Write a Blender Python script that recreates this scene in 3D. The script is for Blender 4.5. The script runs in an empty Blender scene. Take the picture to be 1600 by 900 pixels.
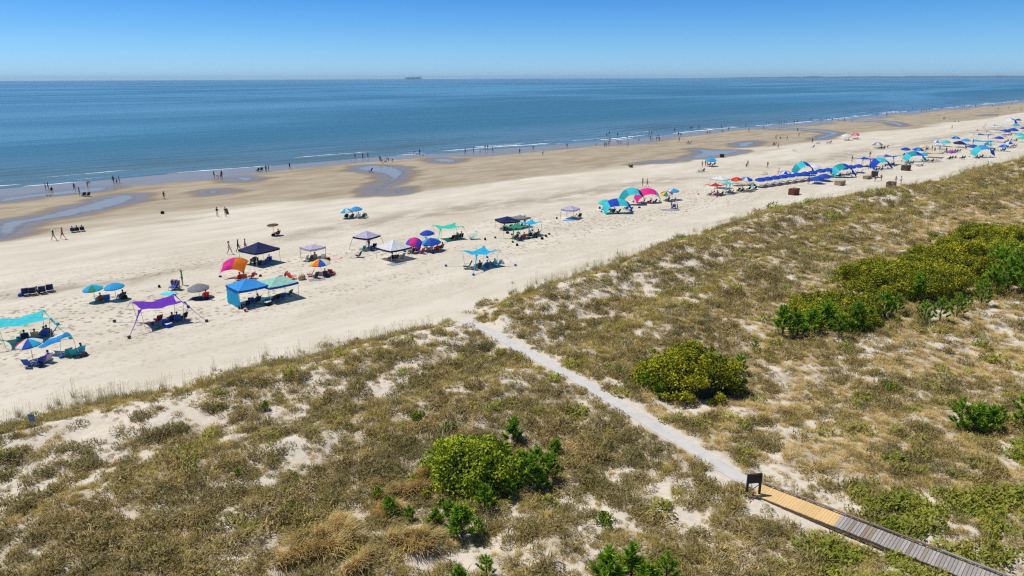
import bpy, bmesh, math, random
import numpy as np
from mathutils import Vector, Matrix, Euler

SC = bpy.context.scene
COL = SC.collection
rad = math.radians
random.seed(7)

# ------------------------------------------------------------------ camera, sky, sun, exposure
# World axes: X runs along the beach, Y runs across it towards the sea, Z is up (0 = dry beach, metres).
CAM_Z, FPX = 22.0, 1100.0
PITCH = math.atan((450 - 121.5) / FPX)
ROLL = rad(0.2)
HEAD = rad(47.4)                                   # angle between the view and the beach direction
cF = np.array([math.cos(HEAD), math.sin(HEAD), 0.0])   # view heading on the ground
cR = np.array([math.sin(HEAD), -math.cos(HEAD), 0.0])
fw = cF * math.cos(PITCH) + np.array([0, 0, -math.sin(PITCH)])
up = cF * math.sin(PITCH) + np.array([0, 0, math.cos(PITCH)])
rt = cR * math.cos(ROLL) - up * math.sin(ROLL)
up = up * math.cos(ROLL) + cR * math.sin(ROLL)
cam_d = bpy.data.cameras.new('camera'); cam = bpy.data.objects.new('camera', cam_d); COL.objects.link(cam)
m = Matrix((tuple(rt), tuple(up), tuple(-fw))).transposed().to_4x4()
m.translation = (0, 0, CAM_Z); cam.matrix_world = m
cam_d.sensor_width = 36.0; cam_d.lens = FPX / 1600 * 36.0
cam_d.clip_start = 0.5; cam_d.clip_end = 60000
SC.camera = cam

SUN_EL = rad(64)
sd = (-0.95 * cR + 0.31 * cF); sd = sd / np.linalg.norm(sd)
SUNV = np.array([sd[0] * math.cos(SUN_EL), sd[1] * math.cos(SUN_EL), math.sin(SUN_EL)])
sun_d = bpy.data.lights.new('sun', 'SUN'); sun = bpy.data.objects.new('sun', sun_d); COL.objects.link(sun)
sun_d.energy = 4.5; sun_d.angle = rad(0.53); sun_d.color = (1.0, 0.962, 0.908)
sun.rotation_euler = Vector(tuple(-SUNV)).to_track_quat('-Z', 'Y').to_euler()
sun.location = (0, 0, 80)

world = bpy.data.worlds.new('World'); SC.world = world; world.use_nodes = True
wn, wl = world.node_tree.nodes, world.node_tree.links
wn.clear()
w_out = wn.new('ShaderNodeOutputWorld'); w_bg = wn.new('ShaderNodeBackground')
w_sky = wn.new('ShaderNodeTexSky'); w_sky.sky_type = 'NISHITA'; w_sky.sun_disc = False
w_sky.sun_elevation = SUN_EL; w_sky.sun_rotation = math.atan2(sd[0], sd[1])
w_sky.altitude = 0; w_sky.air_density = 1.0; w_sky.dust_density = 0.3; w_sky.ozone_density = 4.0
w_bg.inputs['Strength'].default_value = 0.15
# clear deep-blue summer sky that pales in the last few degrees above the sea: one tint by elevation, all round
w_tc = wn.new('ShaderNodeTexCoord'); w_sx = wn.new('ShaderNodeSeparateXYZ')
w_rmp = wn.new('ShaderNodeValToRGB'); w_mul = wn.new('ShaderNodeMix'); w_mul.data_type = 'RGBA'; w_mul.blend_type = 'MULTIPLY'
w_mul.inputs['Factor'].default_value = 1.0
wl.new(w_tc.outputs['Generated'], w_sx.inputs[0]); wl.new(w_sx.outputs['Z'], w_rmp.inputs['Fac'])
SKY_TINT = [(0.0, (0.42, 0.73, 1.26)), (0.02, (0.37, 0.665, 1.14)), (0.06, (0.25, 0.53, 0.93)), (0.115, (0.125, 0.39, 0.80)), (0.5, (0.33, 0.44, 0.53))]
E_ = w_rmp.color_ramp.elements
E_[0].position, E_[0].color = SKY_TINT[0][0], (*SKY_TINT[0][1], 1)
E_[1].position, E_[1].color = SKY_TINT[-1][0], (*SKY_TINT[-1][1], 1)
for p_, c_ in SKY_TINT[1:-1]:
    e_ = w_rmp.color_ramp.elements.new(p_); e_.color = (*c_, 1)
wl.new(w_sky.outputs[0], w_mul.inputs['A']); wl.new(w_rmp.outputs['Color'], w_mul.inputs['B'])
wl.new(w_mul.outputs['Result'], w_bg.inputs['Color']); wl.new(w_bg.outputs[0], w_out.inputs['Surface'])

SC.view_settings.view_transform = 'Standard'; SC.view_settings.look = 'None'
SC.view_settings.exposure = 0.0; SC.view_settings.gamma = 1.0; SC.view_settings.use_curve_mapping = False
SC.render.engine = 'CYCLES'
SC.cycles.max_bounces = 6; SC.cycles.diffuse_bounces = 3; SC.cycles.glossy_bounces = 3
SC.cycles.transparent_max_bounces = 6; SC.cycles.volume_bounces = 0
SC.cycles.use_denoising = False; SC.cycles.filter_width = 1.25

# ------------------------------------------------------------------ numeric helpers
def _hash(ix, iy, seed):
    n = (ix.astype(np.int64) * 374761393 + iy.astype(np.int64) * 668265263 + seed * 974634777) & 0x7fffffff
    n = ((n ^ (n >> 13)) * 1274126177) & 0x7fffffff
    n = n ^ (n >> 16)
    return (n & 0xffff) / 65535.0
def vnoise(x, y, seed=0):
    x = np.asarray(x, float); y = np.asarray(y, float)
    ix = np.floor(x).astype(np.int64); iy = np.floor(y).astype(np.int64)
    fx = x - ix; fy = y - iy
    fx = fx * fx * (3 - 2 * fx); fy = fy * fy * (3 - 2 * fy)
    a = _hash(ix, iy, seed); b = _hash(ix + 1, iy, seed); c = _hash(ix, iy + 1, seed); d = _hash(ix + 1, iy + 1, seed)
    return (a * (1 - fx) + b * fx) * (1 - fy) + (c * (1 - fx) + d * fx) * fy
def fbm(x, y, seed=0, octv=4):
    s = 0; a = 0.5; n = 0
    for k in range(octv):
        s = s + a * vnoise(np.asarray(x) * 2 ** k + 17.3 * k, np.asarray(y) * 2 ** k - 9.1 * k, seed + k); n += a; a *= 0.5
    return s / n            # 0..1
def sstep(a, b, x):
    u = np.clip((np.asarray(x, float) - a) / (b - a), 0, 1); return u * u * (3 - 2 * u)

# ------------------------------------------------------------------ lie of the land
SEA = -1.15
_ws = np.array([-3000, 0, 22, 60, 90, 110, 128, 140, 167, 187, 210, 230, 263, 295, 336, 407, 516, 647, 857, 1200, 6000.])
_wt = np.array([191, 190.5, 190, 191, 188, 188, 187, 183, 181, 178.7, 174.3, 174.8, 179.6, 180.7, 177.4, 176.6, 181.9, 181.5, 185.8, 186, 186])
_ds = np.array([-3000, 0, 7, 15, 22, 29, 37.5, 41, 48, 58, 72, 90, 111, 131, 152, 170, 191, 233, 300, 6000.])
_dt = np.array([54, 53.6, 53.8, 51.8, 51, 50.6, 49.6, 50, 51.5, 52, 54, 55.6, 56.8, 55.2, 51.5, 49, 50.5, 48, 49, 49])
def water_t(s): return np.interp(s, _ws, _wt)
def toe_t(s): return np.interp(s, _ds, _dt)
PATH_S0, PATH_T0, PATH_S1, PATH_T1 = 37.75, 47.5, 32.25, 15.4     # walkway centre line, dune toe to deck
def path_s(t): return PATH_S0 + (PATH_S1 - PATH_S0) * (PATH_T0 - t) / (PATH_T0 - PATH_T1)
def deck_s(t): return 32.25 + (15.4 - t) * .085
def walk_s(t): return np.where(t < PATH_T1, deck_s(t), path_s(t))
def raw_height(s, t):
    s = np.asarray(s, float); t = np.asarray(t, float)
    tw = water_t(s)
    z = SEA * np.clip((t - 78) / (tw - 78), 0, 4)
    z = z - 0.0 * t
    fl = sstep(75, 120, t)
    z = z + fl * 0.16 * (fbm(s / 70, t / 13, 3, 3) - 0.5) * (1 - 0.55 * sstep(tw - 30, tw, t))
    z = z + 0.05 * (fbm(s / 6, t / 4, 5, 2) - 0.5) * sstep(52, 60, t) * (1 - sstep(95, 125, t))
    d = toe_t(s) - t + 2.4 * (fbm(s / 7, t / 9, 11, 3) - 0.5)
    hi = 0.8 + 0.5 * fbm(s / 17, t / 60, 21, 2)
    prof = np.interp(d, [-3, 0, 2.5, 5.5, 8, 12, 15.5, 19, 24, 30, 45, 80], [0, 0.12, 0.95, 1.65, 1.45, 0.95, 1.5, 1.25, 0.8, 0.7, 0.75, 0.9])
    dm = sstep(-1, 5, d)
    z = z + prof * hi
    z = z + dm * (0.9 * (fbm(s / 9, t / 6, 31, 3) - 0.5) + 0.42 * (fbm(s / 2.6, t / 2.0, 41, 3) - 0.5) + 0.16 * (fbm(s / .8, t / .8, 43, 2) - 0.5))
    return z
_pt = np.linspace(-30, 60, 181)
_ph = raw_height(path_s(_pt), _pt)
_k = np.exp(-(np.arange(-24, 25) / 11.0) ** 2); _k /= _k.sum()
_ph = np.convolve(np.pad(_ph, 24, mode='edge'), _k, mode='valid')
_ph = _ph - np.interp(_pt, [-30, 2, 10, 16, 20], [0.55, 0.55, 0.45, 0.12, 0.0])
def path_z(t): return np.interp(t, _pt, _ph)
def height(s, t):
    s = np.asarray(s, float); t = np.asarray(t, float)
    z = raw_height(s, t)
    cs = walk_s(t)
    w = 1 - sstep(.85, 2.8, np.abs(s - cs))
    w = w * (1 - sstep(50, 54, t))
    rough = 0.10 * (fbm(s / 1.3, t / 1.3, 57, 3) - 0.5) * sstep(0.6, 1.2, np.abs(s - cs))
    return z * (1 - w) + w * (path_z(t) + rough)
def hz(s, t): return float(height(np.array([s]), np.array([t]))[0])

def px_ray(x, y):
    return fw + rt * (x - 800) / FPX + up * (450 - y) / FPX
def spot(x, y, z=None):
    """where the line of sight through a photo pixel meets the ground"""
    d = px_ray(x, y); zz = 0.0 if z is None else z
    for _ in range(30):
        k = (zz - CAM_Z) / d[2]; p = d * k
        if z is not None: break
        nz = hz(p[0], p[1])
        if p[1] > water_t(p[0]): nz = SEA
        if abs(nz - zz) < 1e-3: break
        zz = zz + 0.7 * (nz - zz)
    return float(p[0]), float(p[1]), (hz(p[0], p[1]) if z is None else z)
def to_px(s, t, z):
    v = np.stack([np.asarray(s), np.asarray(t), np.asarray(z) - CAM_Z], -1); w = v @ fw
    return 800 + FPX * (v @ rt) / w, 450 - FPX * (v @ up) / w, w
CAM_RIGHT = math.atan2(cR[1], cR[0])      # add to an angle given with 0 = across the view, 90 = away

# ------------------------------------------------------------------ mesh helpers
class MB:
    """collects faces and links them as one mesh object"""
    def __init__(self): self.v = []; self.f = []; self.mi = []
    def face(self, pts, mi=0):
        b = len(self.v); self.v += [tuple(p) for p in pts]; self.f.append(tuple(range(b, b + len(pts)))); self.mi.append(mi)
    def grid(self, P, mi=0, close_u=False):
        nu, nv = len(P), len(P[0]); b = len(self.v)
        for r in P: self.v += [tuple(p) for p in r]
        for i in range(nu if close_u else nu - 1):
            for j in range(nv - 1):
                i2 = (i + 1) % nu
                self.f.append((b + i * nv + j, b + i2 * nv + j, b + i2 * nv + j + 1, b + i * nv + j + 1)); self.mi.append(mi)
        return self
    def box(self, c, s, mi=0, rot=None, taper=1.0):
        b = len(self.v)
        for z in (-.5, .5):
            k = taper if z > 0 else 1.0
            for x, y in ((-.5, -.5), (.5, -.5), (.5, .5), (-.5, .5)):
                p = Vector((x * s[0] * k, y * s[1] * k, z * s[2]))
                if rot is not None: p = rot @ p
                self.v.append((p.x + c[0], p.y + c[1], p.z + c[2]))
        for q in ((0, 3, 2, 1), (4, 5, 6, 7), (0, 1, 5, 4), (1, 2, 6, 5), (2, 3, 7, 6), (3, 0, 4, 7)):
            self.f.append(tuple(b + i for i in q)); self.mi.append(mi)
        return self
    def tube(self, pts, r, n=6, mi=0, r2=None):
        pts = [Vector(p) for p in pts]; rings = []
        for i, p in enumerate(pts):
            a = pts[max(i - 1, 0)]; c = pts[min(i + 1, len(pts) - 1)]
            d = (c - a).normalized()
            x = d.orthogonal().normalized() if abs(d.z) > .9 else d.cross(Vector((0, 0, 1))).normalized()
            y = d.cross(x)
            rr = r if r2 is None else r + (r2 - r) * i / max(len(pts) - 1, 1)
            rings.append([p + (x * math.cos(k * 2 * math.pi / n) + y * math.sin(k * 2 * math.pi / n)) * rr for k in range(n)])
        b = len(self.v)
        for R in rings: self.v += [tuple(q) for q in R]
        for i in range(len(rings) - 1):
            for k in range(n):
                k2 = (k + 1) % n
                self.f.append((b + i * n + k, b + i * n + k2, b + (i + 1) * n + k2, b + (i + 1) * n + k)); self.mi.append(mi)
        self.f.append(tuple(b + k for k in range(n))[::-1]); self.mi.append(mi)
        self.f.append(tuple(b + (len(rings) - 1) * n + k for k in range(n))); self.mi.append(mi)
        return self
    def ball(self, c, r, mi=0, n=8, k=5):
        P = []
        for i in range(n):
            a = 2 * math.pi * i / n
            P.append([(c[0] + r[0] * math.sin(math.pi * j / k) * math.cos(a), c[1] + r[1] * math.sin(math.pi * j / k) * math.sin(a), c[2] - r[2] * math.cos(math.pi * j / k)) for j in range(k + 1)])
        return self.grid(P, mi, True)
    def mesh(self, name, mats, smooth=False):
        me = bpy.data.meshes.new(name); me.from_pydata(self.v, [], self.f)
        for mt in (mats if isinstance(mats, (list, tuple)) else [mats]): me.materials.append(mt)
        me.polygons.foreach_set('material_index', self.mi)
        if smooth: me.polygons.foreach_set('use_smooth', [True] * len(me.polygons))
        me.update(); return me
    def build(self, name, mats, parent=None, smooth=False):
        return link(name, self.mesh(name, mats, smooth), parent)
def link(name, me, parent=None):
    o = bpy.data.objects.new(name, me); COL.objects.link(o)
    if parent is not None: o.parent = parent
    return o
def tag(o, label=None, cat=None, group=None, kind=None):
    if label: o['label'] = label
    if cat: o['category'] = cat
    if group: o['group'] = group
    if kind: o['kind'] = kind
    return o
def thing(name, loc=(0, 0, 0), rz=0.0):
    o = bpy.data.objects.new(name, None); COL.objects.link(o); o.empty_display_size = 0.3
    o.location = loc; o.rotation_euler = (0, 0, rz); return o
def subgroup(name, parent):
    o = bpy.data.objects.new(name, None); COL.objects.link(o); o.empty_display_size = 0.2; o.parent = parent; return o
# ------------------------------------------------------------------ material helpers
def new_mat(name):
    mt = bpy.data.materials.new(name); mt.use_nodes = True
    nt = mt.node_tree; nt.nodes.clear()
    o = nt.nodes.new('ShaderNodeOutputMaterial'); p = nt.nodes.new('ShaderNodeBsdfPrincipled')
    nt.links.new(p.outputs[0], o.inputs['Surface'])
    return mt, nt, p, o
class NT:
    """terse node wiring"""
    def __init__(self, nt): self.nt = nt
    def n(self, typ, **kw):
        nd = self.nt.nodes.new(typ)
        for k, v in kw.items(): setattr(nd, k, v)
        return nd
    def l(self, a, b): self.nt.links.new(a, b)
    def val(self, x, sock):
        if hasattr(x, 'is_linked') or isinstance(x, bpy.types.NodeSocket): self.nt.links.new(x, sock)
        else: sock.default_value = x
    def math(self, op, a, b=0.0, c=0.0, clamp=False):
        nd = self.n('ShaderNodeMath', operation=op, use_clamp=clamp)
        for i, x in enumerate((a, b, c)): self.val(x, nd.inputs[i])
        return nd.outputs[0]
    def mix(self, f, a, b, blend='MIX'):
        nd = self.n('ShaderNodeMix', data_type='RGBA', blend_type=blend)
        self.val(f, nd.inputs['Factor'])
        for x, k in ((a, 'A'), (b, 'B')):
            if isinstance(x, tuple): nd.inputs[k].default_value = (*x[:3], 1)
            else: self.l(x, nd.inputs[k])
        return nd.outputs['Result']
    def noise(self, vec, scale, detail=4, rough=.55, dist=0.0):
        nd = self.n('ShaderNodeTexNoise'); nd.inputs['Scale'].default_value = scale; nd.inputs['Detail'].default_value = detail
        nd.inputs['Roughness'].default_value = rough; nd.inputs['Distortion'].default_value = dist
        if vec is not None: self.l(vec, nd.inputs['Vector'])
        return nd.outputs['Fac']
    def mapr(self, x, a, b, c=0.0, d=1.0, smooth=True):
        nd = self.n('ShaderNodeMapRange', interpolation_type='SMOOTHSTEP' if smooth else 'LINEAR')
        self.val(x, nd.inputs['Value'])
        for k, v in zip(('From Min', 'From Max', 'To Min', 'To Max'), (a, b, c, d)): nd.inputs[k].default_value = v
        return nd.outputs[0]
    def pos(self, scale=(1, 1, 1), rot=(0, 0, 0)):
        g = self.n('ShaderNodeNewGeometry'); mp = self.n('ShaderNodeMapping')
        mp.inputs['Scale'].default_value = scale; mp.inputs['Rotation'].default_value = rot
        self.l(g.outputs['Position'], mp.inputs['Vector']); return mp.outputs[0]
    def attr(self, name, kind='GEOMETRY'):
        a = self.n('ShaderNodeAttribute', attribute_name=name, attribute_type=kind); return a.outputs
    def bump(self, h, strength, dist, normal=None):
        b = self.n('ShaderNodeBump'); b.inputs['Strength'].default_value = strength; b.inputs['Distance'].default_value = dist
        self.l(h, b.inputs['Height'])
        if normal is not None: self.l(normal, b.inputs['Normal'])
        return b.outputs[0]
MATS = {}
def plain(name, col, rough=.6, metal=0.0, var=.12, scale=6.0, spec=.4):
    """solid colour with a little grain and wear"""
    if name in MATS: return MATS[name]
    mt, nt, p, o = new_mat(name); N = NT(nt)
    tc = N.n('ShaderNodeTexCoord')
    f = N.noise(tc.outputs['Object'], scale, 3)
    c = N.mix(N.mapr(f, .35, .7), tuple(x * (1 - var) for x in col), tuple(min(1, x * (1 + var)) for x in col))
    N.l(c, p.inputs['Base Color']); p.inputs['Roughness'].default_value = rough; p.inputs['Metallic'].default_value = metal
    p.inputs['Specular IOR Level'].default_value = spec
    MATS[name] = mt; return mt
def cloth(name, col, trans=.35):
    """awning cloth: some sunlight comes through it"""
    if name in MATS: return MATS[name]
    mt, nt, p, o = new_mat(name); N = NT(nt)
    tc = N.n('ShaderNodeTexCoord')
    f = N.noise(tc.outputs['Object'], 2.5, 4)
    c = N.mix(N.mapr(f, .3, .7), tuple(x * .86 for x in col), tuple(min(1, x * 1.08) for x in col))
    N.l(c, p.inputs['Base Color']); p.inputs['Roughness'].default_value = .75; p.inputs['Specular IOR Level'].default_value = .25
    h = N.noise(tc.outputs['Object'], 5.0, 3)
    N.l(N.bump(h, .35, .08), p.inputs['Normal'])
    t = N.n('ShaderNodeBsdfTranslucent'); N.l(c, t.inputs['Color'])
    ms = N.n('ShaderNodeMixShader'); ms.inputs[0].default_value = trans
    N.l(p.outputs[0], ms.inputs[1]); N.l(t.outputs[0], ms.inputs[2]); N.l(ms.outputs[0], o.inputs['Surface'])
    MATS[name] = mt; return mt
# ------------------------------------------------------------------ plant cover (where the dune carries plants)
def dune_d(s, t): return toe_t(s) - t
def cover(s, t):
    d = dune_d(s, t)
    b = 0.40 * fbm(s / 4.0, t / 2.4, 71, 3) + 0.60 * fbm(s / .80, t / .65, 81, 3)
    th = np.interp(d, [-1, 1, 4, 6.5, 9, 13, 17, 24, 34, 50], [.56, .485, .445, .485, .485, .43, .39, .395, .405, .385])
    th = th - 0.05 * sstep(60, 140, s)
    bare = np.exp(-(((s - 3.5) / 4.0) ** 2 + ((t - 42.5) / 3.2) ** 2))          # the open sand hollow behind the first ridge
    bare += 0.8 * np.exp(-(((s - 8) / 5.0) ** 2 + ((t - 47.0) / 1.6) ** 2))
    th = th + 0.15 * bare
    c = sstep(th - .08, th + .10, b)
    cs = walk_s(t)
    side = s - cs
    wob = 0.7 * (fbm(s / 1.7, t / 1.7, 91, 2) - .5)
    keep = np.where(side > 0, sstep(.6, 1.3, side + wob * 1.2), sstep(.56, .85, -side + wob * .6))
    blob = np.zeros_like(b)
    for (bs, bt, br) in ((34.4, 14.9, 1.2), (34.4, 12.2, 1.1), (30.9, 14.6, 1.0), (31.2, 12.4, .8), (31.3, 17.6, 0.8), (37.0, 35.0, .8), (36.6, 29.0, .7), (38.6, 43.5, 1.2)):
        blob = np.maximum(blob, 1 - sstep(br * .75, br * 1.1, np.hypot(s - bs, (t - bt) * .8)))
    keep = np.where(t < PATH_T1 + .5, np.minimum(keep, sstep(.9, 1.35, np.abs(side) + .4 * wob)), keep) * (1 - blob)
    return c * np.where(np.abs(side) < 5, keep, 1.0) * sstep(-1.2, 1.6, d + 5.0 * (fbm(s / 4, t / 4, 95, 3) - .5))

# ------------------------------------------------------------------ standing water on the tidal flat (outlines)
def z2(sc, ox, oy, pts): return [(x / sc + ox, y / sc + oy) for x, y in pts]
POOLS_PX = [
 ('long tide pool that bends towards the sea beside the two walkers', [(-12, 347), (35, 343), (70, 335), (130, 320), (170, 308), (196, 303), (215, 304), (216, 311), (190, 321), (150, 330), (100, 340), (60, 346), (42, 350), (34, 361), (20, 369), (-12, 375)]),
 ('thin film of water left between two sand bars near the surf', [(-12, 312), (40, 305), (100, 298), (160, 291), (176, 293), (165, 299), (100, 304), (50, 309), (-12, 319)]),
 ('forked tide stream draining across the flat to the sea', [(548, 264), (566, 259), (596, 258), (622, 261), (635, 268), (633, 275), (622, 281), (612, 288), (602, 292), (597, 298), (588, 303), (580, 304), (581, 296), (590, 291), (602, 284), (607, 278), (598, 272), (574, 268)]),
 ('shallow side arm of the forked tide stream', [(612, 300), (616, 295), (628, 293), (635, 296), (629, 302), (618, 304)]),
 ('small oval tide pool beside the sand bar', [(361, 279), (376, 276), (402, 277), (398, 282), (376, 284)]),
 ('faint long puddle on the brown wet sand', [(314, 299), (328, 297), (352, 297), (346, 302), (322, 303)]),
 ('wide blue tide pool behind the blue umbrella and its bathers', z2(4.571, 900, 110, [(800, 556), (880, 560), (985, 575), (1190, 565), (1188, 580), (1080, 602), (1000, 612), (930, 626), (780, 632), (850, 600), (890, 580)])),
 ('thin tail of the wide tide pool', z2(4.571, 900, 110, [(770, 634), (600, 648), (420, 664), (430, 672), (610, 658), (765, 642)])),
 ('leaf shaped tide pool on the outer sand bar', z2(4.571, 900, 110, [(1130, 540), (1150, 520), (1220, 508), (1300, 507), (1250, 540), (1180, 549)])),
 ('hooked tide stream before the two pale umbrellas', z2(4, 1200, 100, [(-40, 396), (180, 403), (380, 418), (466, 430), (420, 446), (345, 470), (288, 474), (300, 456), (400, 436), (330, 424), (200, 412), (-40, 403)])),
 ('distant tide stream running from the surf', z2(4, 1200, 100, [(470, 350), (640, 350), (740, 358), (800, 362), (868, 380), (812, 396), (790, 374), (700, 360), (480, 355)])),
 ('narrow distant streak of water on the flat', z2(4, 1200, 100, [(1330, 322), (1410, 312), (1420, 315), (1345, 327)])),
 ('damp sheen of water at the back of the flat', [(668, 250), (690, 247), (716, 249), (720, 253), (690, 254)]),
]
POOLS = []
for lab, pl in POOLS_PX:
    g = [spot(x, y)[:2] for x, y in pl]
    # round the outline
    for _ in range(3):
        q = []
        for i in range(len(g)):
            a, b = g[i], g[(i + 1) % len(g)]
            q += [(a[0] * .75 + b[0] * .25, a[1] * .75 + b[1] * .25), (a[0] * .25 + b[0] * .75, a[1] * .25 + b[1] * .75)]
        g = q
    g = np.array(g)
    jit = (fbm(g[:, 0] / 2.2, g[:, 1] / 2.2, 61, 3) - .5) * 1.3
    c = g.mean(0); dr = g - c; dr /= np.linalg.norm(dr, axis=1)[:, None] + 1e-6
    POOLS.append((lab, g + dr * jit[:, None]))
PP = np.concatenate([np.concatenate([g, (g + np.roll(g, 1, 0)) / 2]) for _, g in POOLS])
def inside(poly, s, t):
    r = np.zeros(s.shape, bool); n = len(poly)
    for i in range(n):
        x1, y1 = poly[i]; x2, y2 = poly[(i + 1) % n]
        if y1 == y2: continue
        k = ((y1 > t) != (y2 > t)) & (s < (x2 - x1) * (t - y1) / (y2 - y1) + x1); r ^= k
    return r

# ------------------------------------------------------------------ ground sheet
def graded(a, b, step, far, grow):
    out = list(np.arange(a, b, step)); x = out[-1]; st_ = step
    while x < far: st_ *= grow; x += st_; out.append(x)
    return out
gs = [-9000, -5000, -2500, -1200, -600, -300, -150, -80, -45, -30, -22, -17] + graded(-14, 96, .34, 15500, 1.022)
gt = [-15500, -9000, -5000, -2500, -1200, -600, -300, -150, -80, -45, -30, -22, -16] + list(np.arange(-12, 58, .34)) + list(np.arange(58, 100, .8)) + list(np.arange(100, 200, 1.0)) + [202, 206, 212, 220, 235, 260]
GS, GT = np.meshgrid(np.array(gs), np.array(gt), indexing='ij')
S1, T1 = GS.ravel(), GT.ravel()
Z1 = height(S1, T1)
Z1 = np.maximum(Z1, -2.6)
ns, nt_ = GS.shape
ii, jj = np.meshgrid(np.arange(ns - 1), np.arange(nt_ - 1), indexing='ij')
a0 = (ii * nt_ + jj).ravel()
quads = np.stack([a0, a0 + nt_, a0 + nt_ + 1, a0 + 1], 1)
gme = bpy.data.meshes.new('ground')
gme.vertices.add(len(S1)); gme.vertices.foreach_set('co', np.stack([S1, T1, Z1], 1).astype(np.float32).ravel())
gme.loops.add(quads.size); gme.loops.foreach_set('vertex_index', quads.astype(np.int32).ravel())
gme.polygons.add(len(quads)); gme.polygons.foreach_set('loop_start', np.arange(0, quads.size, 4, dtype=np.int32))
gme.polygons.foreach_set('use_smooth', np.ones(len(quads), bool))
gme.update(calc_edges=True)
def put(name, arr):
    a = gme.attributes.new(name, 'FLOAT', 'POINT'); a.data.foreach_set('value', np.asarray(arr, np.float32))
TW = water_t(S1)
tb = np.interp(S1, [0, 60, 110, 6000], [128, 128, 118, 118])
nz1 = fbm(S1 / 40, T1 / 12, 101, 3) - .5
wet = sstep(tb - 8, tb + 8, T1 + 22 * nz1)
near = np.zeros(len(S1))
sel = np.where((T1 > 95) & (T1 < 215) & (S1 > -30) & (S1 < 900))[0]
for k in range(0, len(sel), 4000):
    ix = sel[k:k + 4000]
    dd = np.min((S1[ix, None] - PP[None, :, 0]) ** 2 + ((T1[ix, None] - PP[None, :, 1]) * 1.35) ** 2, axis=1) ** .5
    near[ix] = 1 - sstep(.5, 7.5, dd + 5 * (fbm(S1[ix] / 6, T1[ix] / 3, 103, 2) - .5))
ins = np.zeros(len(S1), bool)
for _, g in POOLS: ins[sel] |= inside(g, S1[sel], T1[sel])
near[ins] = 1
shine = sstep(TW - 26, TW - 6, T1 + 22 * (fbm(S1 / 30, T1 / 7, 107, 3) - .5))
damp = np.exp(-((T1 - np.interp(S1, [0, 20, 56, 110, 200, 400], [92, 88, 98, 95, 88, 88]) + 7 * (fbm(S1 / 25, T1 / 30, 111, 2) - .5)) / np.interp(S1, [0, 40, 60], [2.2, 3.0, 5.0])) ** 2) * sstep(.25, .6, fbm(S1 / 35, T1 / 10, 113, 3) + .12 * sstep(50, 70, S1))
tread = .30 * sstep(54, 60, T1) * (1 - sstep(96, 108, T1)) + .85 * sstep(63, 68, T1) * (1 - sstep(np.interp(S1, [0, 30, 45], [88, 88, 80]), np.interp(S1, [0, 30, 45], [94, 93, 87]), T1)) * sstep(.36, .50, fbm(S1 / 13, T1 / 5, 117, 3))
put('wet', wet); put('pool', near); put('shine', shine); put('damp', damp); put('tread', tread)
put('litter', cover(S1, T1)); put('dune', sstep(-1, 4, dune_d(S1, T1)))

mt, ntr, p, o = new_mat('beach_sand'); N = NT(ntr)
P1 = N.pos()
n_big = N.noise(N.pos((.05, .16, .1)), 1.0, 5, .6)
n_med = N.noise(N.pos((.16, .30, .3)), 1.0, 6, .62)
n_fin = N.noise(P1, 3.2, 5, .65)
n_grn = N.noise(P1, 14, 3, .7)
dry = N.mix(N.mapr(n_big, .32, .68), (.555, .495, .385), (.65, .59, .475))
dry = N.mix(N.mapr(n_med, .42, .72, 0, .55), dry, (.50, .44, .33))
duneS = N.mix(N.mapr(n_fin, .3, .7), (.56, .485, .375), (.655, .585, .475))
col = N.mix(N.attr('dune')['Fac'], dry, duneS)
# damp grey swale, brown tidal flat, wet edges of the pools, swash
dmp = N.math('MULTIPLY', N.attr('damp')['Fac'], N.mapr(n_med, .3, .62))
col = N.mix(N.math('MULTIPLY', dmp, .8), col, (.31, .255, .185))
wv = N.attr('wet')['Fac']
flat = N.mix(N.mapr(n_med, .34, .68), (.335, .275, .185), (.41, .345, .25))
flat = N.mix(N.mapr(n_big, .46, .66, 0, .8), flat, (.27, .21, .125))
col = N.mix(N.mapr(N.math('ADD', wv, N.math('MULTIPLY', N.math('SUBTRACT', n_med, .5), .5)), .25, .85), col, flat)
pl = N.math('MULTIPLY', N.attr('pool')['Fac'], N.mapr(n_med, .2, .5, .55, 1))
col = N.mix(N.mapr(pl, .15, .8, 0, .85), col, (.20, .155, .105))
sh = N.mapr(N.math('ADD', N.attr('shine')['Fac'], N.math('MULTIPLY', N.math('SUBTRACT', n_med, .5), .7)), .3, .8)
col = N.mix(N.math('MULTIPLY', sh, .75), col, (.225, .19, .13))
# trodden sand: dimples everywhere on the dry beach, thick where people sit
vor = N.n('ShaderNodeTexVoronoi'); vor.inputs['Scale'].default_value = 1.7; N.l(N.pos((1, 1, .3)), vor.inputs['Vector'])
tr = N.math('MULTIPLY', N.attr('tread')['Fac'], N.mapr(N.noise(P1, .7, 3), .36, .56, .2, 1))
foot = N.math('MULTIPLY', tr, N.mapr(vor.outputs['Distance'], .12, .52, 1, 0))
col = N.mix(N.math('MULTIPLY', foot, .85), col, (.25, .195, .135))  # dimple shade put into the colour, besides the bump
# faint wheel tracks along the beach
wav = N.n('ShaderNodeTexWave', wave_type='BANDS', bands_direction='Y'); wav.inputs['Scale'].default_value = .05; wav.inputs['Distortion'].default_value = 9; wav.inputs['Detail'].default_value = 4; wav.inputs['Detail Scale'].default_value = .5
N.l(N.pos((.25, 1, 1), (0, 0, .06)), wav.inputs['Vector'])
trk = N.math('MULTIPLY', N.mapr(wav.outputs['Fac'], .93, .99), N.math('SUBTRACT', 1.0, N.attr('dune')['Fac'], clamp=True))
trk = N.math('MULTIPLY', trk, N.mapr(n_fin, .4, .6))
col = N.mix(N.math('MULTIPLY', trk, .22), col, (.40, .33, .25))
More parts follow.
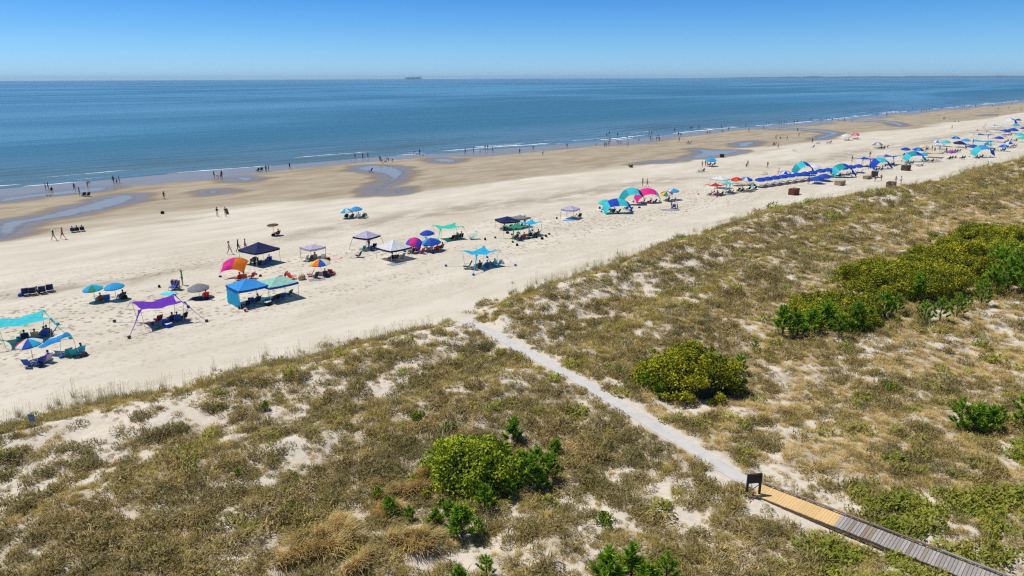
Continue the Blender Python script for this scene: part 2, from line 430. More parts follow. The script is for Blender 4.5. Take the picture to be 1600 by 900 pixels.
# plant litter on the dune
lt = N.math('MULTIPLY', N.attr('litter')['Fac'], N.mapr(n_fin, .28, .60, .35, 1))
lcol = N.mix(N.mapr(N.noise(P1, 7, 3), .35, .65), (.22, .165, .10), (.42, .335, .22))
col = N.mix(N.math('MULTIPLY', lt, .72), col, lcol)
col = N.mix(N.mapr(n_grn, .35, .75, 0, .16), col, (.28, .22, .15))
N.l(col, p.inputs['Base Color'])
gl = N.math('MAXIMUM', N.math('MULTIPLY', sh, .9), N.mapr(pl, .55, .95, 0, .8))
N.l(N.mapr(gl, 0, 1, .95, .22), p.inputs['Roughness'])
N.l(N.mapr(gl, 0, 1, .1, .16), p.inputs['Specular IOR Level'])
hgt = N.math('ADD', N.math('MULTIPLY', n_fin, .35), N.math('MULTIPLY', n_grn, .08))
hgt = N.math('SUBTRACT', hgt, N.math('MULTIPLY', foot, .5))
hgt = N.math('MULTIPLY', hgt, N.math('SUBTRACT', 1.0, N.math('MULTIPLY', N.math('MAXIMUM', wv, gl), .9), clamp=True))
N.l(N.bump(hgt, .55, .22), p.inputs['Normal'])
gme.materials.append(mt)
ground = link('ground', gme); tag(ground, 'pale sandy beach rising into dunes', kind='structure')

# ------------------------------------------------------------------ sea
ss = [-15500, -9000, -5000, -2500, -1200, -600, -300, -150, -60] + list(np.arange(-30, 420, 3.0)) + list(np.arange(420, 900, 8.0)) + [1000, 1200, 1600, 2400, 4000, 7000, 11000, 15500]
ts = [150] + list(np.arange(160, 240, 1.0)) + list(np.arange(240, 300, 3.)) + [310, 330, 360, 400, 460, 540, 660, 800, 1000, 1300, 1700, 2300, 3200, 4600, 6500, 9000, 12000, 15500]
SS, TS = np.meshgrid(np.array(ss, float), np.array(ts, float), indexing='ij')
dw = TS - water_t(SS)
# low wave trains running in to the beach
amp = .24 * np.exp(-((dw - 24) / 26) ** 2) + .07 * sstep(0, 5, dw) * (1 - sstep(60, 110, dw))
ph = dw / 8.5 + 1.6 * (fbm(SS / 60, TS / 40, 131, 2) - .5)
wz = amp * np.maximum(np.sin(ph * 2 * math.pi), -.3) ** 3 * fbm(SS / 35, TS / 14, 133, 2) * 2.0
SZ = SEA + np.where(dw > 0, wz, 0)
m_ = MB(); m_.grid([[(SS[i, j], TS[i, j], SZ[i, j]) for j in range(SS.shape[1])] for i in range(SS.shape[0])])
mt, ntr, p, o = new_mat('sea_water'); N = NT(ntr)
p.inputs['IOR'].default_value = 1.33; p.inputs['Specular IOR Level'].default_value = .5
g_ = N.n('ShaderNodeNewGeometry'); sx = N.n('ShaderNodeSeparateXYZ'); N.l(g_.outputs['Position'], sx.inputs[0])
# wind lanes and shallows: water of slightly different colour and ruffle
lane = N.noise(N.pos((.0016, .006, 1)), 1.0, 5, .55, .6)
lane2 = N.noise(N.pos((.008, .035, 1)), 1.0, 4, .6)
deep = N.mix(N.mapr(lane, .35, .66), (.032, .125, .165), (.06, .185, .225))
shal = N.mix(N.mapr(lane2, .35, .65), (.085, .15, .16), (.11, .18, .185))
shf = N.mapr(sx.outputs['Y'], 178, 300, 1, 0)
c_ = N.mix(shf, deep, shal)
c_ = N.mix(N.mapr(lane2, .5, .75, 0, .35), c_, (.05, .18, .26))
N.l(c_, p.inputs['Base Color'])
N.l(N.mapr(lane, .35, .65, .30, .16), p.inputs['Roughness'])
w1 = N.noise(N.pos((.10, .42, 1)), 1.0, 4, .6)
w2 = N.noise(N.pos((.5, 1.3, 1)), 1.0, 3, .6)
w3 = N.noise(N.pos((.012, .06, 1)), 1.0, 3, .5)
hh = N.math('ADD', N.math('MULTIPLY', w1, 1.0), N.math('ADD', N.math('MULTIPLY', w2, .28), N.math('MULTIPLY', w3, 2.0)))
N.l(N.bump(hh, .9, .7), p.inputs['Normal'])
sea = m_.build('sea', mt, smooth=True); tag(sea, 'calm blue sea reaching to the horizon', kind='structure')

# tide pools: thin sheets of water lying on the flat
mt, ntr, p, o = new_mat('pool_water'); N = NT(ntr)
p.inputs['Base Color'].default_value = (.28, .255, .195, 1); p.inputs['Specular IOR Level'].default_value = .15; p.inputs['Roughness'].default_value = .16; p.inputs['IOR'].default_value = 1.33
N.l(N.bump(N.noise(N.pos((.8, 1.5, 1)), 1.0, 2), .12, .1), p.inputs['Normal'])
tp = N.n('ShaderNodeBsdfTransparent'); ms = N.n('ShaderNodeMixShader')
N.l(N.mapr(N.math('ADD', N.attr('depth')['Fac'], N.math('MULTIPLY', N.math('SUBTRACT', N.noise(N.pos((.5, 1.1, 1)), 1.0, 4, .65), .5), 1.3)), .05, .75), ms.inputs[0])
N.l(tp.outputs[0], ms.inputs[1]); N.l(p.outputs[0], ms.inputs[2]); N.l(ms.outputs[0], o.inputs['Surface'])
for lab, g in POOLS:
    bm = bmesh.new()
    zz = height(g[:, 0], g[:, 1])
    vs = [bm.verts.new((x, y, 0)) for x, y in g]
    f = bm.faces.new(vs)
    bmesh.ops.triangulate(bm, faces=[f])
    bmesh.ops.subdivide_edges(bm, edges=[e for e in bm.edges if e.calc_length() > 1.6], cuts=4, use_grid_fill=True)
    bmesh.ops.triangulate(bm, faces=bm.faces[:])
    a = np.array([(v.co.x, v.co.y) for v in bm.verts]); h = height(a[:, 0], a[:, 1])
    for v, z in zip(bm.verts, h): v.co.z = z + .012
    me = bpy.data.meshes.new('tide_pool'); bm.to_mesh(me); bm.free(); me.materials.append(mt)
    for q in me.polygons: q.use_smooth = True
    gg = np.concatenate([g * (1 - f_) + np.roll(g, 1, 0) * f_ for f_ in (0, .25, .5, .75)])
    co = np.array([v.co[:2] for v in me.vertices]); dd = np.array([np.min(np.hypot(gg[:, 0] - c[0], gg[:, 1] - c[1])) for c in co])
    at_ = me.attributes.new('depth', 'FLOAT', 'POINT'); at_.data.foreach_set('value', np.clip(dd / 2.2, 0, 1).astype(np.float32))
    tag(link('tide_pool', me), lab, kind='structure')

# ------------------------------------------------------------------ surf foam
mt, ntr, p, o = new_mat('foam'); N = NT(ntr)
N.l(N.mix(N.mapr(N.noise(N.pos((1, 1, 1)), 1.2, 4), .35, .65), (.52, .57, .59), (.74, .76, .76)), p.inputs['Base Color'])
p.inputs['Roughness'].default_value = .8
m_ = MB(); s_ax = np.concatenate([np.arange(-20, 420, .7), np.arange(420, 1100, 2.0)])
for off, wd, th, sd_, zt in ((1.5, 1.05, .34, 201, .05), (6.0, .9, .48, 205, .14), (10.5, .7, .58, 209, .16), (-2.5, .35, .52, 213, .012), (16, .6, .62, 217, .16)):
    nzz = fbm(s_ax / 22, s_ax * 0 + sd_, sd_, 3); fine = fbm(s_ax / 2.2, s_ax * 0 + 7, sd_ + 1, 3)
    w = wd * np.clip((nzz - th) * 4, 0, 1) * (.35 + 1.3 * fine)
    c = water_t(s_ax) + off + 2.6 * (fbm(s_ax / 18, s_ax * 0, sd_ + 2, 3) - .5) + .9 * (fine - .5)
    base = np.where(c > water_t(s_ax), SEA + .03, height(s_ax, c) + .01)
    for i in range(len(s_ax) - 1):
        if w[i] < .04 and w[i + 1] < .04: continue
        a, b = s_ax[i], s_ax[i + 1]
        pr = [[(x, cc - ww, zb + .01), (x, cc - ww * .3, zb + zt * min(1, ww)), (x, cc + ww * .6, zb + zt * .6 * min(1, ww)), (x, cc + ww, zb - .02)] for x, cc, ww, zb in ((a, c[i], w[i], base[i]), (b, c[i + 1], w[i + 1], base[i + 1]))]
        m_.grid(pr)
foam = m_.build('surf_foam', mt, smooth=True); tag(foam, 'broken white foam lines where the waves run up', 'foam', kind='stuff')

# ------------------------------------------------------------------ far shore and ship
def far_dir(px): 
    d = px_ray(px, 121); d = np.array([d[0], d[1]]); return d / np.linalg.norm(d)
m_ = MB(); rows = []
for k in range(160):
    px = 1040 + k * 6.0; d = far_dir(px); R = 15100 - 2 * k
    h = 2 + 30 * float(sstep(0, 40, np.array(k))) * (.75 + .5 * float(vnoise(np.array(k * .31), np.array(2.), 5))) 
    q = d * R; b = d * (R + 600)
    rows.append([(q[0], q[1], SEA - .5), (q[0], q[1], SEA + h * .8), ((q[0] + b[0]) / 2, (q[1] + b[1]) / 2, SEA + h), (b[0], b[1], SEA - .5)])
m_.grid(rows)
mt = plain('far_woodland', (.13, .16, .16), .9, var=.3, scale=.004)  # woodland colour paled and greyed to add to the distance haze
tag(m_.build('far_shore', mt, smooth=True), 'low wooded shore across the water on the horizon', kind='structure')

d = far_dir(646.5); R = 15000.0
ship = thing('container_ship', (d[0] * R, d[1] * R, SEA), math.atan2(d[1], d[0]) - math.pi / 2)
ship.scale = (1.2, 1.2, 1.1); tag(ship, 'hazy container ship far out on the horizon', 'ship')
hull = MB()
hull.grid([[(x, -w, 0), (x, -w * 1.1, h), (x, w * 1.1, h), (x, w, 0)] for x, w, h in ((-148, 4, 16), (-140, 17, 15), (-60, 20, 13), (60, 20, 13), (120, 16, 14), (140, 8, 16), (150, 1, 18))])
hull.build('hull', plain('ship_hull', (.16, .20, .26), .6), ship)  # ship colours are lightened too, standing in for haze
sb = MB(); sb.box((112, 0, 32), (14, 34, 40)); sb.box((112, 0, 53), (10, 40, 4)); sb.tube([(120, 0, 46), (120, 0, 58)], 3, 8)
sb.build('bridge', plain('ship_white', (.6, .62, .62), .6), ship)
cmesh = {}
for k, x in enumerate(range(-128, 100, 17)):
    hgt = (20, 26, 28, 28, 25, 28, 28, 30, 28, 26, 28, 30, 28, 24)[k % 14]
    b = MB(); b.box((x, 0, 13 + hgt / 2), (14.5, 36, hgt))
    b.build('container_stack', plain('container_%d' % (k % 3), ((.24, .20, .18), (.18, .22, .28), (.24, .25, .25))[k % 3], .7), ship)
sprow = MB(); sprow.tube([(138, 0, 16), (138, 0, 38)], 1.2, 6); sprow.build('mast', MATS['ship_white'], ship)
# ------------------------------------------------------------------ plants
def leaf_mat(name, cols, source='inst', rough=.65, trans=.28, patch=None):
    """plant colour: a ramp picked by each plant (or leaf), a second tint that drifts over the ground"""
    mt, nt, p, o = new_mat(name); N = NT(nt)
    if source == 'inst':
        oi = N.n('ShaderNodeObjectInfo'); f = oi.outputs['Random']
    else:
        f = N.attr('tint')['Fac']
    r = N.n('ShaderNodeValToRGB'); r.color_ramp.interpolation = 'LINEAR'
    E_ = r.color_ramp.elements
    E_[0].color = (*cols[0], 1); E_[1].color = (*cols[-1], 1)
    for k, c in enumerate(cols[1:-1]):
        e = E_.new((k + 1) / (len(cols) - 1)); e.color = (*c, 1)
    N.l(f, r.inputs['Fac']); c = r.outputs['Color']
    if source == 'inst':
        c = N.mix(N.math('MULTIPLY', N.attr('tint')['Fac'], .75), c, tuple(min(1, x * 1.9) for x in cols[-1]))
        if patch: c = N.mix(N.mapr(N.noise(N.pos((.16, .26, .2)), 1.0, 3), .42, .62, 0, .75), c, patch)
    N.l(c, p.inputs['Base Color']); p.inputs['Roughness'].default_value = rough; p.inputs['Specular IOR Level'].default_value = .2
    t = N.n('ShaderNodeBsdfTranslucent'); N.l(c, t.inputs['Color'])
    ms = N.n('ShaderNodeMixShader'); ms.inputs[0].default_value = trans
    N.l(p.outputs[0], ms.inputs[1]); N.l(t.outputs[0], ms.inputs[2]); N.l(ms.outputs[0], o.inputs['Surface'])
    return mt
M_SCRUB = leaf_mat('scrub', [(0.103, 0.068, 0.028), (0.264, 0.180, 0.064), (0.180, 0.152, 0.038), (0.505, 0.355, 0.135), (0.229, 0.200, 0.045), (0.132, 0.093, 0.036), (0.602, 0.443, 0.175)], patch=(.205, .175, .060))
M_GRASS = leaf_mat('dune_grass', [(0.354, 0.284, 0.057), (0.488, 0.377, 0.083), (0.293, 0.255, 0.047), (0.610, 0.452, 0.127)], patch=(0.537, 0.389, 0.108))
M_DRY = leaf_mat('dry_tan_grass', [(0.572, 0.400, 0.149), (0.726, 0.520, 0.211), (0.484, 0.359, 0.104), (0.638, 0.416, 0.171), (0.814, 0.603, 0.270)])
M_OATS = leaf_mat('sea_oats', [(.36, .31, .16), (.26, .24, .10), (.46, .39, .23)])
M_FORB = leaf_mat('green_forb', [(.19, .235, .022), (.28, .31, .032), (.38, .36, .05), (.26, .23, .05)])
M_STRAW = leaf_mat('straw_grass', [(.62, .41, .135), (.76, .52, .19), (.46, .30, .10), (.86, .63, .27)])

def blade(V, Fc, T, rng, base, yaw, lean, ln, w, bend, tint, segs=2):
    """one arching blade, tapering to a point"""
    d = np.array([math.cos(yaw), math.sin(yaw), 0]); sd_ = np.array([-math.sin(yaw), math.cos(yaw), 0])
    p = np.array(base, float); a = lean; b0 = len(V)
    for k in range(segs + 1):
        ww = w * (1 - k / segs) * .5
        if k < segs:
            V.append(p + sd_ * ww); V.append(p - sd_ * ww); T += [tint, tint]
        else:
            V.append(p.copy()); T.append(tint)
        st_ = ln / segs
        p = p + (d * math.sin(a) + np.array([0, 0, 1]) * math.cos(a)) * st_; a += bend
    for k in range(segs - 1): Fc.append((b0 + 2 * k, b0 + 2 * k + 1, b0 + 2 * k + 3, b0 + 2 * k + 2))
    k = segs - 1; Fc.append((b0 + 2 * k, b0 + 2 * k + 1, b0 + 2 * k + 2))
def mesh_tint(name, V, Fc, T, mt):
    me = bpy.data.meshes.new(name); me.from_pydata(V.tolist() if isinstance(V, np.ndarray) else [tuple(v) for v in V], [], Fc); me.materials.append(mt)
    a = me.attributes.new('tint', 'FLOAT', 'POINT'); a.data.foreach_set('value', np.asarray(T, np.float32)); me.update(); return me
def clump(kind, seed):
    rng = random.Random(seed); V, Fc, T = [], [], []
    if kind == 'scrub':          # low tangle of creeping stems and dry leaves
        for _ in range(84):
            r = .42 * math.sqrt(rng.random()); a = rng.random() * 6.283
            hgt = .24 * (1 - (r / .46) ** 2) * rng.random()
            blade(V, Fc, T, rng, (r * math.cos(a), r * math.sin(a), hgt), rng.random() * 6.283, rng.uniform(.5, 1.5), rng.uniform(.10, .26), rng.uniform(.025, .055), rng.uniform(.1, .7), max(0, rng.gauss(.12, .22)))
    elif kind in ('grass', 'dry'):
        for _ in range(70):
            r = .24 * math.sqrt(rng.random()); a = rng.random() * 6.283
            blade(V, Fc, T, rng, (r * math.cos(a), r * math.sin(a), 0), a + rng.gauss(0, .9), rng.uniform(.2, .95), rng.uniform(.25, .55), rng.uniform(.016, .034), rng.uniform(.2, .8), max(0, rng.gauss(.15, .2)))
    elif kind == 'oats':
        for _ in range(26):
            a = rng.random() * 6.283; r = .2 * rng.random()
            blade(V, Fc, T, rng, (r * math.cos(a), r * math.sin(a), 0), a + rng.gauss(0, .6), rng.uniform(.05, .5), rng.uniform(.4, .75), .026, rng.uniform(.2, .7), .1)
        for _ in range(8):
            a = rng.random() * 6.283; r = .42 * rng.random(); b = (r * math.cos(a), r * math.sin(a), 0); L = rng.uniform(.9, 1.35); y = rng.gauss(-.9, .7); ln = rng.uniform(.02, .16)
            blade(V, Fc, T, rng, b, y, ln, L, .020, .05, .45)
            tip = np.array(b) + np.array([math.cos(y) * math.sin(ln + .03), math.sin(y) * math.sin(ln + .03), math.cos(ln)]) * L * .8
            for q in range(4): blade(V, Fc, T, rng, tip + np.array([0, 0, .05 * q]), y + rng.gauss(0, .5), rng.uniform(.5, 1.2), .13, .03, .5, .75)
    elif kind == 'forb':
        for _ in range(60):
            r = .40 * math.sqrt(rng.random()); a = rng.random() * 6.283; hgt = rng.uniform(.02, .30) * (1 - (r / .5) ** 2)
            blade(V, Fc, T, rng, (r * math.cos(a), r * math.sin(a), hgt), rng.random() * 6.283, rng.uniform(.4, 1.4), rng.uniform(.10, .18), rng.uniform(.06, .10), .3, max(0, rng.gauss(.1, .2)))
    elif kind == 'straw':
        y0 = rng.uniform(-.6, .6)
        for _ in range(95):
            r = .3 * math.sqrt(rng.random()); a = rng.random() * 6.283
            blade(V, Fc, T, rng, (r * math.cos(a), r * math.sin(a), 0), rng.gauss(-1.9 + y0, .45), rng.uniform(.25, .85), rng.uniform(.7, 1.25), rng.uniform(.022, .045), rng.uniform(.12, .38), max(0, rng.gauss(.2, .25)), 3)
    return V, Fc, T
PROTO = {}
for kind, mt in (('scrub', M_SCRUB), ('grass', M_GRASS), ('dry', M_DRY), ('oats', M_OATS), ('forb', M_FORB), ('straw', M_STRAW)):
    c = bpy.data.collections.new('kit_' + kind)
    for k in range(4):
        c.objects.link(bpy.data.objects.new('%s_clump' % kind, mesh_tint('%s_clump' % kind, *clump(kind, 10 * k + len(kind)), mt)))
    PROTO[kind] = c
def scatter(name, kind, s, t, scl, hgt, rngseed, label, cat):
    n = len(s); rg = np.random.default_rng(rngseed)
    z = height(s, t)
    # lean with the slope
    e = .25; gx = (height(s + e, t) - height(s - e, t)) / (2 * e); gy = (height(s, t + e) - height(s, t - e)) / (2 * e)
    me = bpy.data.meshes.new(name); me.vertices.add(n)
    me.vertices.foreach_set('co', np.stack([s, t, z - .02], 1).astype(np.float32).ravel())
    a = me.attributes.new('rot', 'FLOAT_VECTOR', 'POINT')
    a.data.foreach_set('vector', np.stack([np.clip(gy, -.6, .6) * .6, -np.clip(gx, -.6, .6) * .6, rg.random(n) * 6.283 if kind not in ('straw', 'oats') else rg.normal(0, .5, n)], 1).astype(np.float32).ravel())
    a = me.attributes.new('scl', 'FLOAT_VECTOR', 'POINT')
    a.data.foreach_set('vector', np.stack([scl, scl, scl * hgt], 1).astype(np.float32).ravel())
    a = me.attributes.new('pick', 'INT', 'POINT'); a.data.foreach_set('value', rg.integers(0, 4, n).astype(np.int32))
    ob = link(name, me); tag(ob, label, cat, kind='stuff')
    ng = bpy.data.node_groups.new(name, 'GeometryNodeTree')
    ng.interface.new_socket('Geometry', in_out='INPUT', socket_type='NodeSocketGeometry'); ng.interface.new_socket('Geometry', in_out='OUTPUT', socket_type='NodeSocketGeometry')
    gi = ng.nodes.new('NodeGroupInput'); go = ng.nodes.new('NodeGroupOutput'); ip = ng.nodes.new('GeometryNodeInstanceOnPoints'); ci = ng.nodes.new('GeometryNodeCollectionInfo')
    ci.inputs['Collection'].default_value = PROTO[kind]; ci.inputs['Separate Children'].default_value = True; ci.inputs['Reset Children'].default_value = True
    ip.inputs['Pick Instance'].default_value = True
    def at(nm, ty):
        q = ng.nodes.new('GeometryNodeInputNamedAttribute'); q.data_type = ty; q.inputs['Name'].default_value = nm
        return q.outputs['Attribute']
    L = ng.links.new
    L(gi.outputs[0], ip.inputs['Points']); L(ci.outputs[0], ip.inputs['Instance']); L(at('pick', 'INT'), ip.inputs['Instance Index'])
    er = ng.nodes.new('FunctionNodeEulerToRotation'); L(at('rot', 'FLOAT_VECTOR'), er.inputs[0]); L(er.outputs[0], ip.inputs['Rotation'])
    L(at('scl', 'FLOAT_VECTOR'), ip.inputs['Scale']); L(ip.outputs[0], go.inputs[0])
    md = ob.modifiers.new('scatter', 'NODES'); md.node_group = ng
    return ob
def candidates(seed, layers):
    """random ground points by distance band: (near, far, per square metre, size)"""
    rg = np.random.default_rng(seed); S, T, K = [], [], []
    for d0, d1, dens, size in layers:
        s_hi = min(d1, 430); n = int((s_hi + 14) * 68 * dens)
        s = rg.uniform(-14, s_hi, n); t = rg.uniform(-12, 58, n); d = np.hypot(s, t)
        k = (d >= d0) & (d < d1); s, t = s[k], t[k]
        x, y, w = to_px(s, t, s * 0 + .8)
        k = (w > 5) & (x > -260) & (x < 1860) & (y > 100) & (y < 1080)
        S.append(s[k]); T.append(t[k]); K.append(np.full(k.sum(), size))
    return np.concatenate(S), np.concatenate(T), np.concatenate(K), rg
GREEN_ZONE = lambda s, t: np.clip((1 - sstep(8, 13, t - .12 * (34 - s))) * sstep(24, 29, s) * .9 * sstep(.36, .50, fbm(s / 3, t / 2.2, 151, 3) + .10 * (1 - sstep(5, 12, t)) - .16 * sstep(38, 48, s)), 0, 1)
STRAW_C = [(*spot(x, y)[:2], rx, ry) for x, y, rx, ry in ((600, 790, 1.3, 1.5), (640, 752, 1.0, 1.1), (540, 835, 1.5, 1.3), (480, 858, 1.5, .9), (600, 858, 1.8, .8), (655, 850, 1.2, .7))]
def straw_zone(s, t):
    r = np.zeros_like(s)
    for cx, cy, rx, ry in STRAW_C: r = np.maximum(r, 1 - sstep(.45, 1.35, np.hypot((s - cx) / rx, (t - cy) / ry)))
    return r * sstep(.34, .56, fbm(s / 1.1, t / .8, 199, 2))
def ridge_grass(s, t):
    """grassier crests, scrubbier hollows and backs"""
    d = dune_d(s, t)
    g = np.exp(-((d - 3.2) / 2.6) ** 2) + .9 * np.exp(-((d - 15.6) / 1.9) ** 2) + .35 * sstep(26, 34, d)
    g = g * .75 + .5 * sstep(70, 130, s)
    return np.clip(g + 1.2 * (fbm(s / 8, t / 4, 161, 3) - .5), 0, 1)
LAY = [(0, 62, 13.0, 1.0), (62, 110, 7.0, 1.18), (110, 200, 3.2, 1.6), (200, 440, 1.1, 2.3)]
s, t, k, rg = candidates(1001, LAY)
cv = cover(s, t); sz = straw_zone(s, t); gz = GREEN_ZONE(s, t)
u = rg.random(len(s)); rgz = ridge_grass(s, t)
alive = u < cv * .86 + .035 * (dune_d(s, t) > 1.5) * (np.abs(s - walk_s(t)) > 1.2)
v = rg.random(len(s))
is_str = alive & (v < sz * .55)
is_grn = alive & ~is_str & (rg.random(len(s)) < gz + .05 * sstep(.5, .68, fbm(s / 2.5, t / 2.5, 155, 2)))
is_gra = alive & ~is_str & ~is_grn & (rg.random(len(s)) < .12 + .72 * rgz)
land = sstep(17, 24, dune_d(s, t)) * sstep(24, 38, s)
dryn = sstep(.42, .60, fbm(s / 3.2, t / 2.0, 191, 3))
is_dry = alive & ~is_str & ~is_grn & (rg.random(len(s)) < .07 + .13 * dryn + land * (.25 + .45 * dryn))
is_gra &= ~is_dry
is_scr = alive & ~is_str & ~is_grn & ~is_gra & ~is_dry
bigger = .75 + .6 * fbm(s / 2.2, t / 2.2, 171, 2)
def sc(mk, lo, hi): return k[mk] * (lo + (hi - lo) * rg.random(mk.sum()) ** 1.6) * bigger[mk]
scatter('dune_scrub', 'scrub', s[is_scr], t[is_scr], sc(is_scr, .42, 1.5), rg.uniform(.8, 1.7, is_scr.sum()), 1, 'brown and olive creeping scrub matting the dunes', 'scrub')
scatter('dune_grass', 'grass', s[is_gra], t[is_gra], sc(is_gra, .55, 1.05), rg.uniform(.6, 1.1, is_gra.sum()), 2, 'dull green dune grass on the ridges', 'grass')
scatter('dry_grass', 'dry', s[is_dry], t[is_dry], sc(is_dry, .45, 1.0), rg.uniform(.5, .95, is_dry.sum()), 6, 'pale tan dry grass between the scrub', 'grass')
scatter('green_ground_cover', 'forb', s[is_grn], t[is_grn], sc(is_grn, .6, 1.7), rg.uniform(.8, 1.6, is_grn.sum()), 3, 'bright green leafy ground cover beside the boardwalk', 'ground cover')
# young sprigs creeping out over the bare sand
s6, t6, k6, rg6 = candidates(1007, [(0, 62, 9.0, 1.0), (62, 110, 4.0, 1.2), (110, 200, 1.6, 1.7)])
q = (rg6.random(len(s6)) < .55 * (1 - cover(s6, t6)) * sstep(.38, .6, fbm(s6 / 1.8, t6 / 1.8, 197, 2)) * sstep(1.0, 4.0, dune_d(s6, t6))) & (np.abs(s6 - walk_s(t6)) > .95)
s6, t6, k6 = s6[q], t6[q], k6[q]; h6 = rg6.random(len(s6)) < .5
scatter('sand_sprigs', 'scrub', s6[h6], t6[h6], k6[h6] * rg6.uniform(.25, .55, h6.sum()), rg6.uniform(.8, 1.5, h6.sum()), 7, 'small sparse scrub sprigs dotting the bare dune sand', 'scrub')
scatter('sand_grass', 'dry', s6[~h6], t6[~h6], k6[~h6] * rg6.uniform(.3, .6, (~h6).sum()), rg6.uniform(.6, 1.1, (~h6).sum()), 8, 'thin dry grass wisps on the bare dune sand', 'grass')
s2, t2, k2, rg2 = candidates(1003, [(0, 60, 9, 1.0)])
q = rg2.random(len(s2)) < straw_zone(s2, t2) * .25; s2, t2 = s2[q], t2[q]
s3 = np.concatenate([s[is_str], s2]); t3 = np.concatenate([t[is_str], t2])
scatter('straw_grass', 'straw', s3, t3, rg2.uniform(.7, 1.45, len(s3)), rg2.uniform(.8, 1.15, len(s3)), 4, 'golden dry straw grass lying over beside the round bush', 'grass')
s4, t4, k4, rg4 = candidates(1005, [(0, 90, 1.5, 1.0), (90, 180, 1.0, 1.15), (180, 430, .5, 1.5)])
d4 = dune_d(s4, t4)
q = rg4.random(len(s4)) < 1.6 * (np.exp(-((d4 - 1.4) / 2.2) ** 2) * sstep(.36, .6, fbm(s4 / 5, t4 / 3, 181, 2)) + .03 * (d4 > 3) * (d4 < 26)) * (np.abs(s4 - path_s(t4)) > 1.3)
s4, t4, k4 = s4[q], t4[q], k4[q]
scatter('sea_oats', 'oats', s4, t4, k4 * rg4.uniform(.7, 1.15, len(s4)), rg4.uniform(.8, 1.15, len(s4)), 5, 'tall thin sea oats fringing the edge of the dunes', 'sea oats')

# ------------------------------------------------------------------ bushes
def leaf_cloud(rng, lobes, per, size, outw=.75, up_=.35):
    """small leaf faces over the outside of many lobes"""
    rg = np.random.default_rng(rng.randrange(1 << 30)); L_ = np.repeat(np.array(lobes), per, axis=0); n = len(L_)
    z = rg.uniform(-.35, 1, n); a = rg.uniform(0, 6.283, n); q = np.sqrt(np.maximum(0, 1 - z * z))
    nrm = np.stack([q * np.cos(a), q * np.sin(a), z], 1)
    p = L_[:, :3] + nrm * (L_[:, 3] * rg.uniform(.72, 1.05, n))[:, None]
    nn = nrm + rg.normal(0, .38, (n, 3)); nn /= np.linalg.norm(nn, axis=1)[:, None] + 1e-9
    d = np.cross(nn, rg.normal(0, 1, (n, 3))); d /= np.linalg.norm(d, axis=1)[:, None] + 1e-9
    d = d + nn * .35 * outw + np.array([0, 0, up_ * .6]); d /= np.linalg.norm(d, axis=1)[:, None] + 1e-9
    sv = np.cross(d, nn); sv /= np.linalg.norm(sv, axis=1)[:, None] + 1e-9
    ln = (size * rg.uniform(.7, 1.3, n))[:, None]; mid = p + d * ln * .55; w = sv * ln * .30
    V = np.stack([p, mid + w, p + d * ln, mid - w], 1).reshape(-1, 3)
    T = np.repeat(np.clip(L_[:, 4] + rg.normal(0, .13, n), 0, 1), 4)
    return V, np.arange(4 * n).reshape(-1, 4).tolist(), T
M_MYRTLE = leaf_mat('myrtle_leaves', [(0.061, 0.104, 0.010), (0.195, 0.268, 0.017), (0.378, 0.439, 0.024), (0.561, 0.586, 0.037)], 'tint', trans=.22)
M_MYRTLE_O = leaf_mat('myrtle_leaves_olive', [(0.067, 0.091, 0.007), (0.201, 0.220, 0.012), (0.378, 0.372, 0.017), (0.610, 0.512, 0.029)], 'tint', trans=.2)
M_PINE = leaf_mat('pine_needles', [(.09, .18, .014), (.19, .34, .022), (.32, .48, .034), (.44, .56, .06)], 'tint', trans=.3)
M_BARK = plain('bark', (.11, .085, .06), .9, var=.35, scale=9)
M_INNER = plain('dark_core', (.035, .040, .016), .9, var=.4, scale=4)  # near-black so the crown's inner shade sits in the colour
